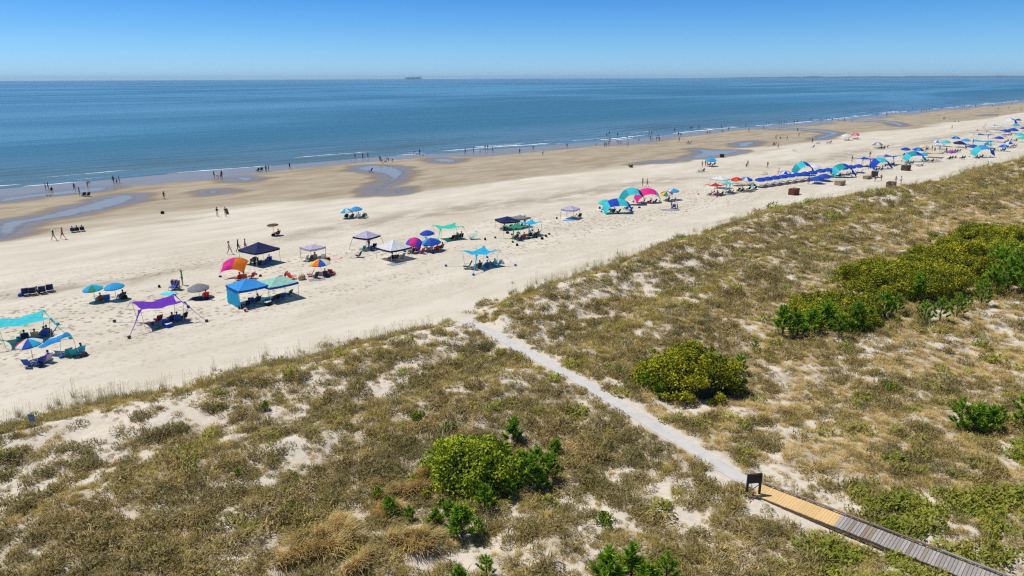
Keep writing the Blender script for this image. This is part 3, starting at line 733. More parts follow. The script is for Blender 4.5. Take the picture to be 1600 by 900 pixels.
def bush(px, label, rx, ry, h, seed, mt=None, yaw=None, lift=0.0, rough=1.0, group='wax myrtle bushes on the dunes'):
    """dense dome of many leafy lobes over woody stems; px = foot of its middle on the ground"""
    rng = random.Random(seed); x, y, z = spot(*px)
    b = thing('myrtle_bush', (x, y, z - .12), CAM_RIGHT if yaw is None else yaw)
    tag(b, label, 'bush', group)
    lobes = []; n = int(26 * rx * ry ** .5 * max(1, h / 2) ** .5 * 1.5)
    heads = []
    for i in range(int(5 + 3.2 * rx)):
        a = rng.random() * 6.283; zz = rng.random() ** .8; q = math.sqrt(max(0, 1 - zz * zz)); heads.append(((q * math.cos(a), q * math.sin(a), zz), rng.uniform(.80, 1.16), rng.gauss(0, .08)))
    for i in range(n):
        a = rng.random() * 6.283; zz = rng.random() ** .75; q = math.sqrt(max(0, 1 - zz * zz)); dv = (q * math.cos(a), q * math.sin(a), zz)
        dot, hk, ht = max((sum(u_ * w_ for u_, w_ in zip(dv, hd[0])), hd[1], hd[2]) for hd in heads)
        ang = math.acos(min(1, dot)); k = hk * (1.02 - .55 * min(.55, ang) ** 1.5) * rng.uniform(.90, 1.0)
        p = (rx * k * dv[0], ry * k * dv[1], h * (.08 + .90 * dv[2] * k))
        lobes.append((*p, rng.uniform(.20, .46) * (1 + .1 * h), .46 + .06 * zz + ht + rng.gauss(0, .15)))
    for i in range(int(10 + 4 * rx)):                       # stray shoots that break the outline
        a = rng.random() * 6.283; zz = rng.random() ** 1.2; q = math.sqrt(max(0, 1 - zz * zz)); k = rng.uniform(1.02, 1.16)
        lobes.append((rx * k * q * math.cos(a), ry * k * q * math.sin(a), h * (.06 + .92 * zz * k), rng.uniform(.14, .26), .55 + rng.gauss(0, .15)))
    V, Fc, T = leaf_cloud(rng, lobes, 84, .17)
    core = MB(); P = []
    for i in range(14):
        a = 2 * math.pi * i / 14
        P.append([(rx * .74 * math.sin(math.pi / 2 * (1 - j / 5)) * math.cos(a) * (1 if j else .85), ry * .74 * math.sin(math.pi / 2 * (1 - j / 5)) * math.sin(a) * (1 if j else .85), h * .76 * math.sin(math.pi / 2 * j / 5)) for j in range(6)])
    core.grid(P, 0, True); core.build('dark_core', M_INNER, b, True)  # solid dark core added to close the crown against see-through
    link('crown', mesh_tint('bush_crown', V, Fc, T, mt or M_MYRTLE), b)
    tr = MB()
    for i in range(7):
        a = i * .9 + rng.random(); r = rng.uniform(.3, .8)
        tr.tube([(.12 * math.cos(a), .12 * math.sin(a), -.1), (rx * r * .4 * math.cos(a), ry * r * .4 * math.sin(a), h * .4), (rx * r * math.cos(a), ry * r * math.sin(a), h * .8)], .07, 5, r2=.02)
    tr.build('trunk', M_BARK, b)
    return b
bush((736, 752), 'rounded bright green bush beside the golden straw grass', 3.0, 2.3, 2.5, 3)
bush((1072, 606), 'big domed dark green bush standing alone beyond the walkway', 4.0, 2.8, 2.9, 5, M_MYRTLE_O)
bush((1312, 500), 'first olive bush of the long thicket, lowest and closest to the walkway', 4.6, 3.6, 2.5, 7, M_MYRTLE_O)
bush((1410, 452), 'broad olive green bush in the middle of the long thicket', 6.6, 4.6, 3.2, 9, M_MYRTLE_O)
bush((1490, 432), 'dark green bush behind the broad olive one of the thicket', 5.2, 5.0, 3.9, 11, M_MYRTLE_O)
bush((1575, 398), 'olive bush closing the far end of the long thicket', 7.5, 6.0, 3.4, 13, M_MYRTLE_O)
bush((1600, 424), 'dark shadowed bush at the end of the thicket behind young pines', 5.5, 4.0, 3.2, 15)
# small dark shrubs
def shrub(px, label, r, h, seed, mt=None, group='low dark shrubs scattered on the dunes'):
    rng = random.Random(seed); x, y, z = spot(*px)
    b = thing('low_shrub', (x, y, z - .05), 0); tag(b, label, 'shrub', group)
    lobes = [(r * .7 * math.sqrt(rng.random()) * math.cos(a), r * .7 * math.sqrt(rng.random()) * math.sin(a), h * rng.uniform(.25, .75), r * rng.uniform(.25, .45), .3 + rng.gauss(0, .15)) for a in [rng.random() * 6.283 for _ in range(12)]]
    link('crown', mesh_tint('shrub_crown', *leaf_cloud(rng, lobes, 40, .13), mt or M_MYRTLE), b)
    tr = MB()
    for i in range(4):
        a = i * 1.6 + rng.random(); tr.tube([(0, 0, -.05), (r * .3 * math.cos(a), r * .3 * math.sin(a), h * .6)], .025, 4, r2=.01)
    tr.build('trunk', M_BARK, b); return b
shrub((944, 820), 'round dark green shrub alone between the boardwalk sign and the round bush', .62, .65, 31)
shrub((1392, 610), 'small dark shrub on the open dune behind the boardwalk', .8, .55, 32)
shrub((652, 655), 'dark little shrub just above the round bright bush', .55, .6, 33)
shrub((700, 672), 'small dark shrub touching the round bush from behind', .5, .5, 34)
shrub((1063, 375), 'dark low shrub on the first dune ridge before the red crate', 1.2, .8, 35)
shrub((1300, 442), 'bluish dark shrub ahead of the long thicket', 1.0, .9, 36)
shrub((1455, 372), 'dark shrub on the slope behind the thicket', 1.2, .9, 37)
shrub((1245, 478), 'dark shrub at the near foot of the long thicket', 1.0, .8, 38)

# ------------------------------------------------------------------ young pines
def pine_mesh(seed, h):
    rng = random.Random(seed); V, Fc, T = [], [], []; br = []
    tips = [(0, 0, h)]
    n = int(9 + h * 5)
    for i in range(n):
        f = (i + rng.random()) / n; z = h * (.12 + .74 * f); r = h * .42 * (1 - f * .62) * rng.uniform(.7, 1.1); a = i * 2.4 + rng.gauss(0, .3)
        tip = (r * math.cos(a), r * math.sin(a), z + r * .5)
        br.append(((0, 0, z - r * .1), tip)); tips.append(tip)
    for tx, ty, tz in tips:
        q = math.hypot(tx, ty) + 1e-6; ax = np.array([tx / q * .7 if q > .01 else 0, ty / q * .7 if q > .01 else 0, .8]); ax /= np.linalg.norm(ax)
        tn = rng.uniform(.3, .75)
        for _ in range(74):
            u_ = rng.random(); p = np.array([tx, ty, tz]) - ax * .34 * u_ * (h / 1.4) ** .5
            d = ax * rng.uniform(.3, 1.1) + np.array([rng.gauss(0, .5), rng.gauss(0, .5), rng.gauss(0.1, .4)]); d /= np.linalg.norm(d)
            sdv = np.cross(d, np.array([rng.gauss(0, 1), rng.gauss(0, 1), rng.gauss(0, 1)])); sdv /= np.linalg.norm(sdv) + 1e-9
            L = rng.uniform(.14, .24); w = .032; b0 = len(V)
            V += [p + sdv * w, p - sdv * w, p + d * L]; Fc.append((b0, b0 + 1, b0 + 2)); tv = min(1, max(0, tn + rng.gauss(0, .15) - u_ * .15)); T += [tv] * 3
    return mesh_tint('pine_crown', V, Fc, T, M_PINE), br
PINES = []
for k, h in enumerate((1.0, 1.5, 2.0, 1.25)):
    me, br = pine_mesh(50 + k, h)
    tr = MB(); tr.tube([(0, 0, -.1), (.02, 0, h * .5), (0, 0, h * .95)], .035 + .012 * h, 6, r2=.012); tm = tr.mesh('pine_trunk', M_BARK)
    lb = MB()
    for a, b in br: lb.tube([a, b], .012, 4, r2=.006)
    PINES.append((h, tm, lb.mesh('pine_limbs', M_BARK), me))
def pine(px, label, h, k=None, group='young pines on the dunes'):
    k = (int(px[0]) * 7 + int(px[1])) % 4 if k is None else k
    x, y, z = spot(*px); b = thing('young_pine', (x, y, z), (px[0] * 1.7) % 6.28)
    H0, tm, lm, me = PINES[k]; sc_ = (1.65 if px[0] > 1200 and px[1] < 540 else 1.3) * h / H0; b.scale = (sc_, sc_, sc_)
    link('trunk', tm, b); link('limbs', lm, b); link('crown', me, b); tag(b, label, 'pine', group); return b
for px, h, lab in (
 ((829, 762), 1.5, 'young pine beside the round bush, larger of the bright pair'), ((855, 752), 1.3, 'young pine with the bright pair, farther from the round bush'),
 ((838, 735), 1.2, 'bright pine filling the gap between round bush and the pair'), ((842, 765), 1.0, 'low spreading pine below the bright pair'), ((818, 742), 1.1, 'pine pressed against the far flank of the round bush'), ((862, 735), .9, 'small pine just beyond the bright pair'),
 ((868, 712), .8, 'tiny pine seedling beyond the bright pair of pines'), ((802, 690), 1.2, 'dark pine top rising behind the round bush'),
 ((795, 780), .9, 'small pine tucked against the sunny foot of the round bush'), ((757, 796), 1.1, 'pale green pine before the middle of the round bush'),
 ((722, 838), 1.3, 'young pine between the round bush and the picture bottom, tallest of its trio'), ((703, 818), 1.0, 'young pine of the trio next to the straw grass'),
 ((748, 838), .8, 'little pine at the open side of the trio'), ((609, 808), .9, 'pine seedling growing out of the golden straw'), ((592, 785), .7, 'smallest pine seedling in the golden straw'),
 ((680, 820), .7, 'low pine at the edge of the golden straw'), ((640, 815), .7, 'yellow green pine seedling amid the golden straw'),
 ((760, 906), 1.0, 'pine seedling cut by the picture bottom below the round bush'), ((718, 925), 1.0, 'pine top at the picture bottom beside another seedling'),
 ((1012, 610), 1.3, 'pine at the walkway side of the big domed bush'), ((1030, 622), .9, 'low pine at the foot of the big domed bush'),
 ((1155, 585), 1.3, 'dark young pine just past the big domed bush'), ((1140, 612), 1.2, 'bright pine on the far flank of the big domed bush'),
 ((1180, 545), .6, 'lone light green pine seedling between bush and thicket'),
 ((985, 912), 1.5, 'tall bright pine at the picture bottom, middle of three'), ((950, 922), 1.5, 'bushy pine at the picture bottom nearer the round bush'), ((1040, 918), 1.4, 'bright pine at the picture bottom nearer the boardwalk'),
 ((1010, 930), 1.2, 'short pine among the three at the picture bottom'),
 ((1222, 525), 1.6, 'slim pine at the near corner of the long thicket'), ((1245, 528), 1.4, 'pine at the near corner of the thicket, second along'), ((1268, 520), 1.3, 'pine before the first olive bush of the thicket'),
 ((1310, 528), 1.5, 'dark upright pine in front of the first olive bush'), ((1335, 518), 1.6, 'bright pine in front of the first olive bush'), ((1355, 512), 1.2, 'low bright pine between the first two thicket bushes'),
 ((1382, 497), 1.5, 'pine before the gap in the thicket'), ((1400, 490), 1.2, 'small pine by the gap in the thicket'), ((1288, 512), 1.5, 'pale pine hugging the first olive bush'),
 ((1430, 470), 1.6, 'single pine standing before the broad olive bush'), ((1443, 505), 1.3, 'short pine on the grass ahead of the thicket'), ((1468, 502), 1.4, 'middle pine of the row on the grass ahead of the thicket'), ((1494, 496), 1.4, 'bright pine ending the row on the grass'),
 ((1512, 482), .8, 'tiny pine by the end of the row on the grass'), ((1532, 478), 1.6, 'dark pine in shade beneath the far thicket'), ((1545, 462), 1.9, 'pine below the far dark bush, first of the tall ones'),
 ((1572, 458), 2.6, 'tall bright pine at the picture edge under the thicket'), ((1595, 462), 2.4, 'tall pine beyond the bright one at the picture edge'), ((1560, 440), 2.2, 'pine rising against the far dark bush'),
 ((1498, 672), 1.7, 'pine at the walkway end of the clump beside open grass'), ((1522, 678), 1.5, 'middle pine of the clump beside open grass'), ((1545, 676), 1.4, 'low spreading pine of the clump beside open grass'),
 ((1598, 668), 1.9, 'pine cut by the picture edge past the clump'), ((1560, 662), 1.0, 'pale small pine behind the clump beside open grass'),
 ((415, 640), .5, 'tiny pine seedling on the bare back of the first dune'), ((372, 745), .4, 'faint green seedling on the scrubby second dune')):
    pine(px, lab, h)
# ------------------------------------------------------------------ beach walkway, boardwalk, signs
mt, ntr, p, o = new_mat('walkway_mat_ribbed'); N = NT(ntr)
cw = N.mix(N.mapr(N.noise(N.pos(), 1.4, 5, .65), .36, .66), (.57, .54, .49), (.50, .475, .435))
cw = N.mix(N.mapr(N.noise(N.pos((1, .35, 1)), 2.2, 4), .55, .72), cw, (.60, .54, .445))
wv_ = N.n('ShaderNodeTexWave', bands_direction='Y'); wv_.inputs['Scale'].default_value = 3.0; N.l(N.pos(), wv_.inputs['Vector'])
cw = N.mix(N.mapr(wv_.outputs['Fac'], .7, .95, 0, .22), cw, (.40, .375, .33))
N.l(cw, p.inputs['Base Color']); p.inputs['Roughness'].default_value = .9
N.l(N.bump(wv_.outputs['Fac'], .3, .03), p.inputs['Normal'])
M_MAT = mt
walk = thing('beach_walkway', (path_s(30.), 30., float(path_z(30.))), 0); tag(walk, 'straight pale grey walkway of matting laid through the dunes to the sand', 'walkway')
wx, wy, wz_ = walk.location
tcur = 15.75; kx = 0
while tcur < 47.6:
    t2_ = min(tcur + 1.86, 48.0); m_ = MB(); rows = []
    for q in range(5):
        tt = tcur + (t2_ - tcur) * q / 4; s_ = path_s(tt); zz = float(path_z(tt)) + .035
        wd = .50
        rows.append([(s_ - wd - wx, tt - wy, zz - .09 - wz_), (s_ - wd - wx, tt - wy, zz - wz_), (s_ - wx, tt - wy, zz + .012 - wz_), (s_ + wd - wx, tt - wy, zz - wz_), (s_ + wd - wx, tt - wy, zz - .09 - wz_)])
    m_.grid(rows); m_.build('mat_panel', M_MAT, walk); tcur = t2_ + .004; kx += 1
# boardwalk
DZ = float(path_z(16.0)) + .06
def wood(name, c1, c2, grain=(9, 1.2, 9)):
    mt, nt, p, o = new_mat(name); N = NT(nt)
    oi = N.n('ShaderNodeObjectInfo')
    tc = N.n('ShaderNodeTexCoord'); mp = N.n('ShaderNodeMapping'); mp.inputs['Scale'].default_value = (1.2, 14, 9); N.l(tc.outputs['Object'], mp.inputs['Vector'])
    ad = N.n('ShaderNodeVectorMath', operation='ADD'); N.l(mp.outputs[0], ad.inputs[0]); N.l(oi.outputs['Random'], ad.inputs[1])
    g = N.noise(ad.outputs[0], 2.2, 4, .6)
    c = N.mix(N.mapr(g, .3, .7), c1, c2)
    c = N.mix(N.mapr(oi.outputs['Random'], 0, 1, 0, .45), c, tuple(x * (.62 if c1[0] < .5 else .85) for x in c1))
    N.l(c, p.inputs['Base Color']); p.inputs['Roughness'].default_value = .8; p.inputs['Specular IOR Level'].default_value = .2
    N.l(N.bump(g, .3, .02), p.inputs['Normal']); return mt
M_OLD = wood('weathered_plank', (.33, .295, .26), (.43, .39, .35)); M_BRN = wood('brownish_plank', (.28, .215, .16), (.36, .29, .225))
M_NEW = wood('new_plank', (.66, .44, .19), (.72, .50, .235)); M_RAIL = wood('rail_timber', (.22, .16, .115), (.30, .23, .17)); M_SUB = wood('substructure_timber', (.13, .11, .09), (.19, .16, .135))
board = thing('boardwalk', (float(deck_s(10)), 10, DZ), math.atan(.085)); tag(board, 'timber boardwalk with new yellow planks at one end and grey weathered ones', 'boardwalk')
rngb = random.Random(5)
def plank_mesh(name, mts, w):
    m_ = MB(); bv = .008
    m_.grid([[(x, -w / 2, -.035), (x, -w / 2, -bv), (x, -w / 2 + bv, 0), (x, w / 2 - bv, 0), (x, w / 2, -bv), (x, w / 2, -.035)] for x in (-.66, .66)])
    for x in (-.66, .66): m_.face([(x, -w / 2, -.035), (x, w / 2, -.035), (x, w / 2, -bv), (x, w / 2 - bv, 0), (x, -w / 2 + bv, 0), (x, -w / 2, -bv)])
    return m_.mesh(name, mts)
PLK = {'new': plank_mesh('plank', M_NEW, .1375), 'old': plank_mesh('plank', M_OLD, .138), 'brn': plank_mesh('plank', M_BRN, .138)}
deck = subgroup('deck', board)
tcur = 15.55
while tcur > -3:
    new = tcur > 11.35
    kind = 'new' if new else ('brn' if (rngb.random() < .10 or 9.7 < tcur < 10.1) else 'old')
    o_ = link('plank', PLK[kind], deck); jx = rngb.uniform(-.012, .012) * (1 if new else 2)
    o_.location = (jx, tcur - 10, rngb.uniform(-.003, .004)); o_.rotation_euler = (0, rngb.uniform(-.003, .003), rngb.uniform(-.004, .004))
    tcur -= .1415 if new else .152
# toe rails on both edges, blocks under the seaward one, beams and posts
def beam(name, a, b, w, h, mt):
    m_ = MB(); m_.box(((a[0] + b[0]) / 2, (a[1] + b[1]) / 2, (a[2] + b[2]) / 2), (w, abs(b[1] - a[1]), h)); return m_.build(name, mt, board)
for k, (t0, t1) in enumerate(((5.9, 3.2), (3.17, .1), (.07, -3), (-3.03, -6), (-6.03, -9), (-9.03, -13))):
    beam('toe_rail', (.60, t0, .13 + .004 * (k % 2)), (.60, t1, .13), .11, .06, M_RAIL if k < 3 else M_OLD)
for k in range(22):
    beam('rail_block', (.60, 5.4 - k * .85, .05), (.60, 5.25 - k * .85, .05), .09, .098, M_RAIL)
for k, x in enumerate((-.58, .54)):
    for (t0, t1) in ((5.6, .6), (.57, -4.5), (-4.53, -13)):
        beam('stringer', (x, t0, -.14), (x, t1, -.14), .07, .2, M_SUB if k else M_RAIL)
for k in range(6):
    for x in (-.5, .48):
        tt = 3.0 - k * 2.6; m_ = MB(); gz_ = hz(float(deck_s(10 + tt)) + x, 10 + tt) - DZ
        m_.box((x, tt, (gz_ - .3 - .24) / 2), (.14, .14, abs(gz_ - .3 + .24))); m_.build('support_post', M_SUB, board)
# notice board seen from its back
M_BLK = plain('dark_stained_timber', (.022, .020, .020), .7, var=.3)
nx, ny, nz_ = spot(1176, 775)
sg = thing('notice_board', (nx, ny, nz_), CAM_RIGHT + .16); tag(sg, 'black notice board on two posts where boardwalk meets walkway', 'sign')
for x in (-.36, .36):
    m_ = MB(); m_.box((x, 0, .62), (.10, .10, 1.44)); m_.build('post', M_BLK, sg)
m_ = MB(); m_.box((0, 0, 1.02), (.61, .05, .48)); m_.build('panel', M_BLK, sg)
m_ = MB(); m_.box((0, .0, 1.30), (.68, .12, .05)); m_.build('top_rail', M_BLK, sg)
# small blue-grey sign at the dune edge
nx, ny, nz_ = spot(55, 676)
sg = thing('dune_sign', (nx, ny, nz_), CAM_RIGHT - .1); tag(sg, 'small blue grey sign on a thin post at the dune edge', 'sign')
m_ = MB(); m_.tube([(0, 0, -.2), (0, 0, 1.1)], .022, 6); m_.build('post', plain('galvanised', (.35, .36, .37), .5, .6), sg)
m_ = MB(); m_.box((0, -.025, 1.0), (.42, .015, .44)); m_.build('panel', plain('sign_blue', (.16, .25, .38), .5), sg)
# ------------------------------------------------------------------ beach things: builders
HUE = dict(navy=(.018, .028, .10), blue=(.02, .10, .46), royal=(.012, .075, .50), skyblue=(.05, .36, .80), cyan=(.025, .46, .72), aqua=(.06, .60, .66), teal=(.02, .36, .40),
           green=(.03, .30, .16), mint=(.36, .66, .54), seagreen=(.05, .62, .44), purple=(.15, .03, .46), violet=(.17, .06, .55), lilac=(.55, .50, .66), pink=(.85, .03, .30), palepink=(.75, .42, .48), orange=(.90, .22, .02),
           red=(.55, .03, .03), coral=(.80, .12, .06), yellow=(.85, .60, .06), cream=(.72, .62, .42), white=(.78, .78, .78), grey=(.27, .28, .29), darkgrey=(.06, .06, .065), black=(.015, .015, .017), brown=(.13, .07, .045), tan=(.45, .34, .22), olive=(.14, .15, .07), rust=(.20, .055, .03))
def cl(c): return cloth('cloth_' + c, HUE[c])
def fab(c): return plain('fabric_' + c, HUE[c], .8, var=.15, scale=9, spec=.2)
M_STEEL = plain('pole_steel', (.55, .55, .56), .4, .7); M_ALU = plain('frame_aluminium', (.45, .46, .47), .45, .6); M_DPOLE = plain('pole_dark', (.05, .05, .055), .5, .2); M_WPOLE = plain('pole_white', (.7, .7, .68), .5)
M_TEAK = plain('lounger_timber', (.24, .15, .085), .7, var=.25, scale=12)
ITEMS = []            # (object, base label, category, group): labels are made unique at the end
def reg(o, label, cat, group=None): o['category'] = cat; ITEMS.append((o, label, cat, group)); return o
CACHE = {}
def cached(key, fn):
    if key not in CACHE: CACHE[key] = fn()
    return CACHE[key]
def at(px, dz=0.0):
    x, y, z = spot(*px); return (x, y, z + dz)

# ---- seats
def chair(px, col, where, yaw=None, kind='beach chair', s=1.0, frame=None, label=None, group='beach chairs', xyz=None):
    """low folding sling chair; its front is +Y (towards the sea by default)"""
    t_ = thing('beach_chair', xyz or at(px), random.uniform(-.45, .45) if yaw is None else yaw); t_.scale = (s, s, s)
    fr = frame or M_ALU
    def seat():
        m = MB(); m.grid([[(x, y, z - (.03 if abs(x) < .2 else 0)) for y, z in ((.30, .29), (.12, .235), (-.08, .21), (-.26, .215))] for x in (-.27, -.14, 0, .14, .27)])
        m.grid([[(x, y, z - .012 - (.03 if abs(x) < .2 else 0)) for y, z in ((.30, .29), (.12, .235), (-.08, .21), (-.26, .215))] for x in (.27, .14, 0, -.14, -.27)]); return m.mesh('seat', fab(col))
    def back():
        m = MB(); 
        for e, xs in ((0, (-.27, -.14, 0, .14, .27)), (-.014, (.27, .14, 0, -.14, -.27))):
            m.grid([[(x, y + e - (.025 if abs(x) < .2 else 0), z) for y, z in ((-.26, .215), (-.36, .42), (-.47, .62), (-.56, .80))] for x in xs])
        return m.mesh('backrest', fab(col))
    def frm():
        m = MB()
        for x in (-.285, .285):
            m.tube([(x, .32, .30), (x, -.26, .21), (x, -.57, .82)], .013, 5); m.tube([(x, .30, .01), (x, .24, .28)], .013, 5); m.tube([(x, -.20, .01), (x, -.02, .22)], .013, 5); m.tube([(x, .30, .015), (x, -.35, .015)], .012, 5)
        m.tube([(-.285, -.57, .82), (.285, -.57, .82)], .013, 5); m.tube([(-.285, .32, .30), (.285, .32, .30)], .013, 5); return m.mesh('frame', fr)
    def arm():
        m = MB(); m.box((0, -.08, .45), (.06, .46, .022)); m.tube([(0, .10, .25), (0, .12, .44)], .011, 5); m.tube([(0, -.30, .44), (0, -.37, .42)], .011, 5); return m.mesh('armrest', fr)
    link('seat', cached(('seat', col), seat), t_); link('backrest', cached(('back', col), back), t_); cf = link('frame', cached(('cfr', fr.name), frm), t_)
    for x in (-.30, .30):
        a = link('armrest', cached(('arm', fr.name), arm), cf); a.location.x = x
    return reg(t_, label or '%s %s %s' % (NAMEC.get(col, col), kind, where), 'chair', group)
NAMEC = dict(skyblue='sky blue', darkgrey='dark grey', palepink='pale pink', seagreen='sea green', royal='bright blue', rust='rust brown')
def lounger(px, where, yaw=0.0, col='white', frame=None, label=None):
    t_ = thing('lounge_chair', at(px), yaw)
    def frm():
        m = MB()
        for x in (-.3, .3): m.box((x, .1, .30), (.05, 1.7, .06))
        for y in (-.7, .05, .9): m.box((0, y, .30), (.56, .05, .05))
        return m.mesh('frame', frame or M_TEAK)
    def leg(): m = MB(); m.box((0, 0, .14), (.06, .06, .28), taper=1.0); return m.mesh('leg', frame or M_TEAK)
    def back(): m = MB(); m.box((0, -.36, .62), (.58, .07, .82), rot=Matrix.Rotation(.62, 3, 'X')); return m.mesh('backrest', fab(col))
    def cush(): m = MB(); m.box((0, .38, .37), (.58, 1.1, .08)); return m.mesh('cushion', fab(col))
    link('frame', cached(('lf', frame and frame.name), frm), t_); link('backrest', cached(('lb', col), back), t_); link('cushion', cached(('lc', col), cush), t_)
    for x in (-.28, .28):
        for y in (-.66, .86):
            l = link('leg', cached(('ll', frame and frame.name), leg), t_); l.location = (x, y, 0)
    return reg(t_, label or 'wooden lounge chair %s' % where, 'chair', 'lounge chairs')

# ---- umbrellas
def umbrella(px, cols, label, r=1.12, h=1.8, tilt=8, tdir=None, pole=None, flat=1.0):
    """cols: panel colours round the canopy"""
    t_ = thing('beach_umbrella', at(px), CAM_RIGHT + math.radians(250 if tdir is None else tdir) - math.pi / 2)
    n = 8; tl = Matrix.Rotation(math.radians(-tilt), 3, 'X')
    def pl_(): m = MB(); m.tube([(0, 0, -.3), (0, 0, h * .55)], .022, 6); m.tube([(0, 0, h * .55), tuple(tl @ Vector((0, 0, h * .45)) + Vector((0, 0, h * .55)))], .018, 6); return m.mesh('pole', pole or M_WPOLE)
    link('pole', cached(('up', h, tilt, (pole or M_WPOLE).name), pl_), t_)
    def panel(c):
        m = MB(); P = []
        for a in (-math.pi / n, -math.pi / n / 3, math.pi / n / 3, math.pi / n):
            row = []
            for j in range(5):
                f = j / 4; rr = r * f * (1 - .05 * math.cos(a * n / 2 * 1) * f)
                row.append((rr * math.cos(a), rr * math.sin(a), .42 * r * flat * (1 - f ** 1.7) - .01 * math.cos(a * n / 2)))
            P.append(row)
        m.grid(P)
        b = [q[-1] for q in P]; m.grid([[q, (q[0] * 1.0, q[1] * 1.0, q[2] - .07 * (1.3 if i in (1, 2) else 1))] for i, q in enumerate(b)])
        return m.mesh('panel', cl(c), True)
    top = Vector((0, 0, h * .55)) + tl @ Vector((0, 0, h * .45 - .42 * r * flat))
    can = subgroup('canopy', t_)
    for k in range(n):
        c = cols[k % len(cols)]
        o = link('panel', cached(('panel', c, r, flat), lambda: panel(c)), can); o.location = top
        o.rotation_euler = (tl @ Matrix.Rotation(2 * math.pi * k / n, 3, 'Z')).to_euler()
    def ribs():
        m = MB()
        for k in range(n):
            a = 2 * math.pi * (k + .5) / n; m.tube([(0, 0, .40 * r * flat), (r * .55 * math.cos(a), r * .55 * math.sin(a), .25 * r * flat), (r * .97 * math.cos(a), r * .97 * math.sin(a), -.02)], .008, 4)
        m.tube([(0, 0, .40 * r * flat), (0, 0, .50 * r * flat)], .015, 5); return m.mesh('ribs', M_DPOLE)
    o = link('ribs', cached(('ribs', r, flat), ribs), t_); o.location = top; o.rotation_euler = tl.to_euler()
    return reg(t_, label, 'umbrella', 'beach umbrellas')

# ---- pop-up canopies
def popup(px, roof, label, half=1.6, eave=1.8, peak=.75, yaw=.2, valance=None, leg=None, slant=0.0, walls=(), wall_col=None):
    t_ = thing('popup_canopy', at(px), yaw); lm = leg or M_STEEL; vc = valance or roof; rf = subgroup('roof', t_)
    for k in range(4):
        R = Matrix.Rotation(k * math.pi / 2, 4, 'Z')
        m = MB(); P = []
        for i in range(7):
            u = -1 + i / 3.0; row = []
            for j in range(5):
                f = j / 4; w = half * (1 - f)
                row.append((u * w, -w, eave + peak * (f ** 1.15) - .06 * (1 - u * u) * (1 - f) - .05 * math.sin(math.pi * f) * (1 - u * u)))
            P.append(row)
        m.grid(P); o = m.build('roof_panel', cl(roof), rf, True); o.matrix_local = R
        m = MB(); m.grid([[(half * 1.004 * u, -half * 1.004, eave - .06 * (1 - u * u)), (half * 1.004 * u, -half * 1.012, eave - .24 - .05 * (1 - u * u))] for u in (-1, -.66, -.33, 0, .33, .66, 1)])
        o = m.build('valance', cl(vc), rf); o.matrix_local = R
        a = half * .97; m = MB(); b = half * (.97 + slant)
        m.tube([(-b, -b, -.05), (-a, -a, eave)], .026, 5); o = m.build('post', lm, t_); o.matrix_local = R
        m = MB(); 
        for q in range(4): m.tube([(-a + q * a / 2, -a, eave - (.32 if q % 2 else .03)), (-a + (q + 1) * a / 2, -a, eave - (.03 if q % 2 else .32))], .012, 4)
        o = m.build('truss', lm, t_); o.matrix_local = R
        if k in walls:
            m = MB(); m.grid([[(half * .99 * u, -half * .985 - .04 * math.sin(u * 5 + z * 2), z) for z in (.04, .5, 1.0, 1.5, eave - .05)] for u in np.linspace(-1, 1, 9)])
            o = m.build('side_wall', cl(wall_col or roof), t_, True); o.matrix_local = R
    return reg(t_, label, 'canopy', 'popup canopies')

# ---- stretch canopies with sand anchors
def stretch(px, col, label, half=1.6, h=1.9, yaw=.25, reach=1.75, sag=.35, anchor='grey', poles=4, asp=.85, dips=(0, 0, 0, 0)):
    t_ = thing('stretch_canopy', at(px), CAM_RIGHT + yaw)
    C = [(-half, -half * asp, h + dips[0]), (half, -half * asp, h + dips[1]), (half, half * asp, h + dips[2]), (-half, half * asp, h + dips[3])]
    m = MB(); n = 11; P = []
    for i in range(n):
        u = i / (n - 1); row = []
        for j in range(n):
            v = j / (n - 1); w = ((1 - u) * (1 - v), u * (1 - v), u * v, (1 - u) * v)
            x = sum(a * c[0] for a, c in zip(w, C)); y = sum(a * c[1] for a, c in zip(w, C)); z = sum(a * c[2] for a, c in zip(w, C))
            U, V = 2 * u - 1, 2 * v - 1; x *= 1 - .15 * (1 - V * V); y *= 1 - .15 * (1 - U * U)
            z -= sag * (1 - abs(U * V) ** .8) * .75 + .04 * math.sin(7 * U + 3 * V); row.append((x, y, z))
        P.append(row)
    m.grid(P); m.build('canopy_cloth', cl(col), t_, True)
    for k, c in enumerate(C):
        e = (c[0] * reach, c[1] * reach, .05)
        gx, gy = t_.location.x + e[0] * math.cos(CAM_RIGHT + yaw) - e[1] * math.sin(CAM_RIGHT + yaw), t_.location.y + e[0] * math.sin(CAM_RIGHT + yaw) + e[1] * math.cos(CAM_RIGHT + yaw)
        e = (e[0], e[1], hz(gx, gy) - t_.location.z + .08)
        m = MB(); d = Vector((-c[1], c[0], 0)).normalized()
        pr = []
        for f, w in ((0, .20), (.12, .085), (.4, .045), (1, .03)):
            q = Vector(c).lerp(Vector(e), f); q.z -= .18 * math.sin(math.pi * f) * .6; pr.append([q + d * w, q + Vector((0, 0, .012)), q - d * w])
        m.grid(pr); m.build('guy_strap', cl(col), t_)
        m = MB(); m.ball((e[0], e[1], e[2] + .05), (.17, .17, .13)); m.build('sandbag', fab(anchor), t_, True)
        if k < poles:
            m = MB(); m.tube([(c[0] * .86, c[1] * .86, -.05), (c[0] * .97, c[1] * .97, c[2] - .03)], .02, 5); m.build('pole', M_ALU, t_)
    return reg(t_, label, 'canopy', 'stretch canopies')

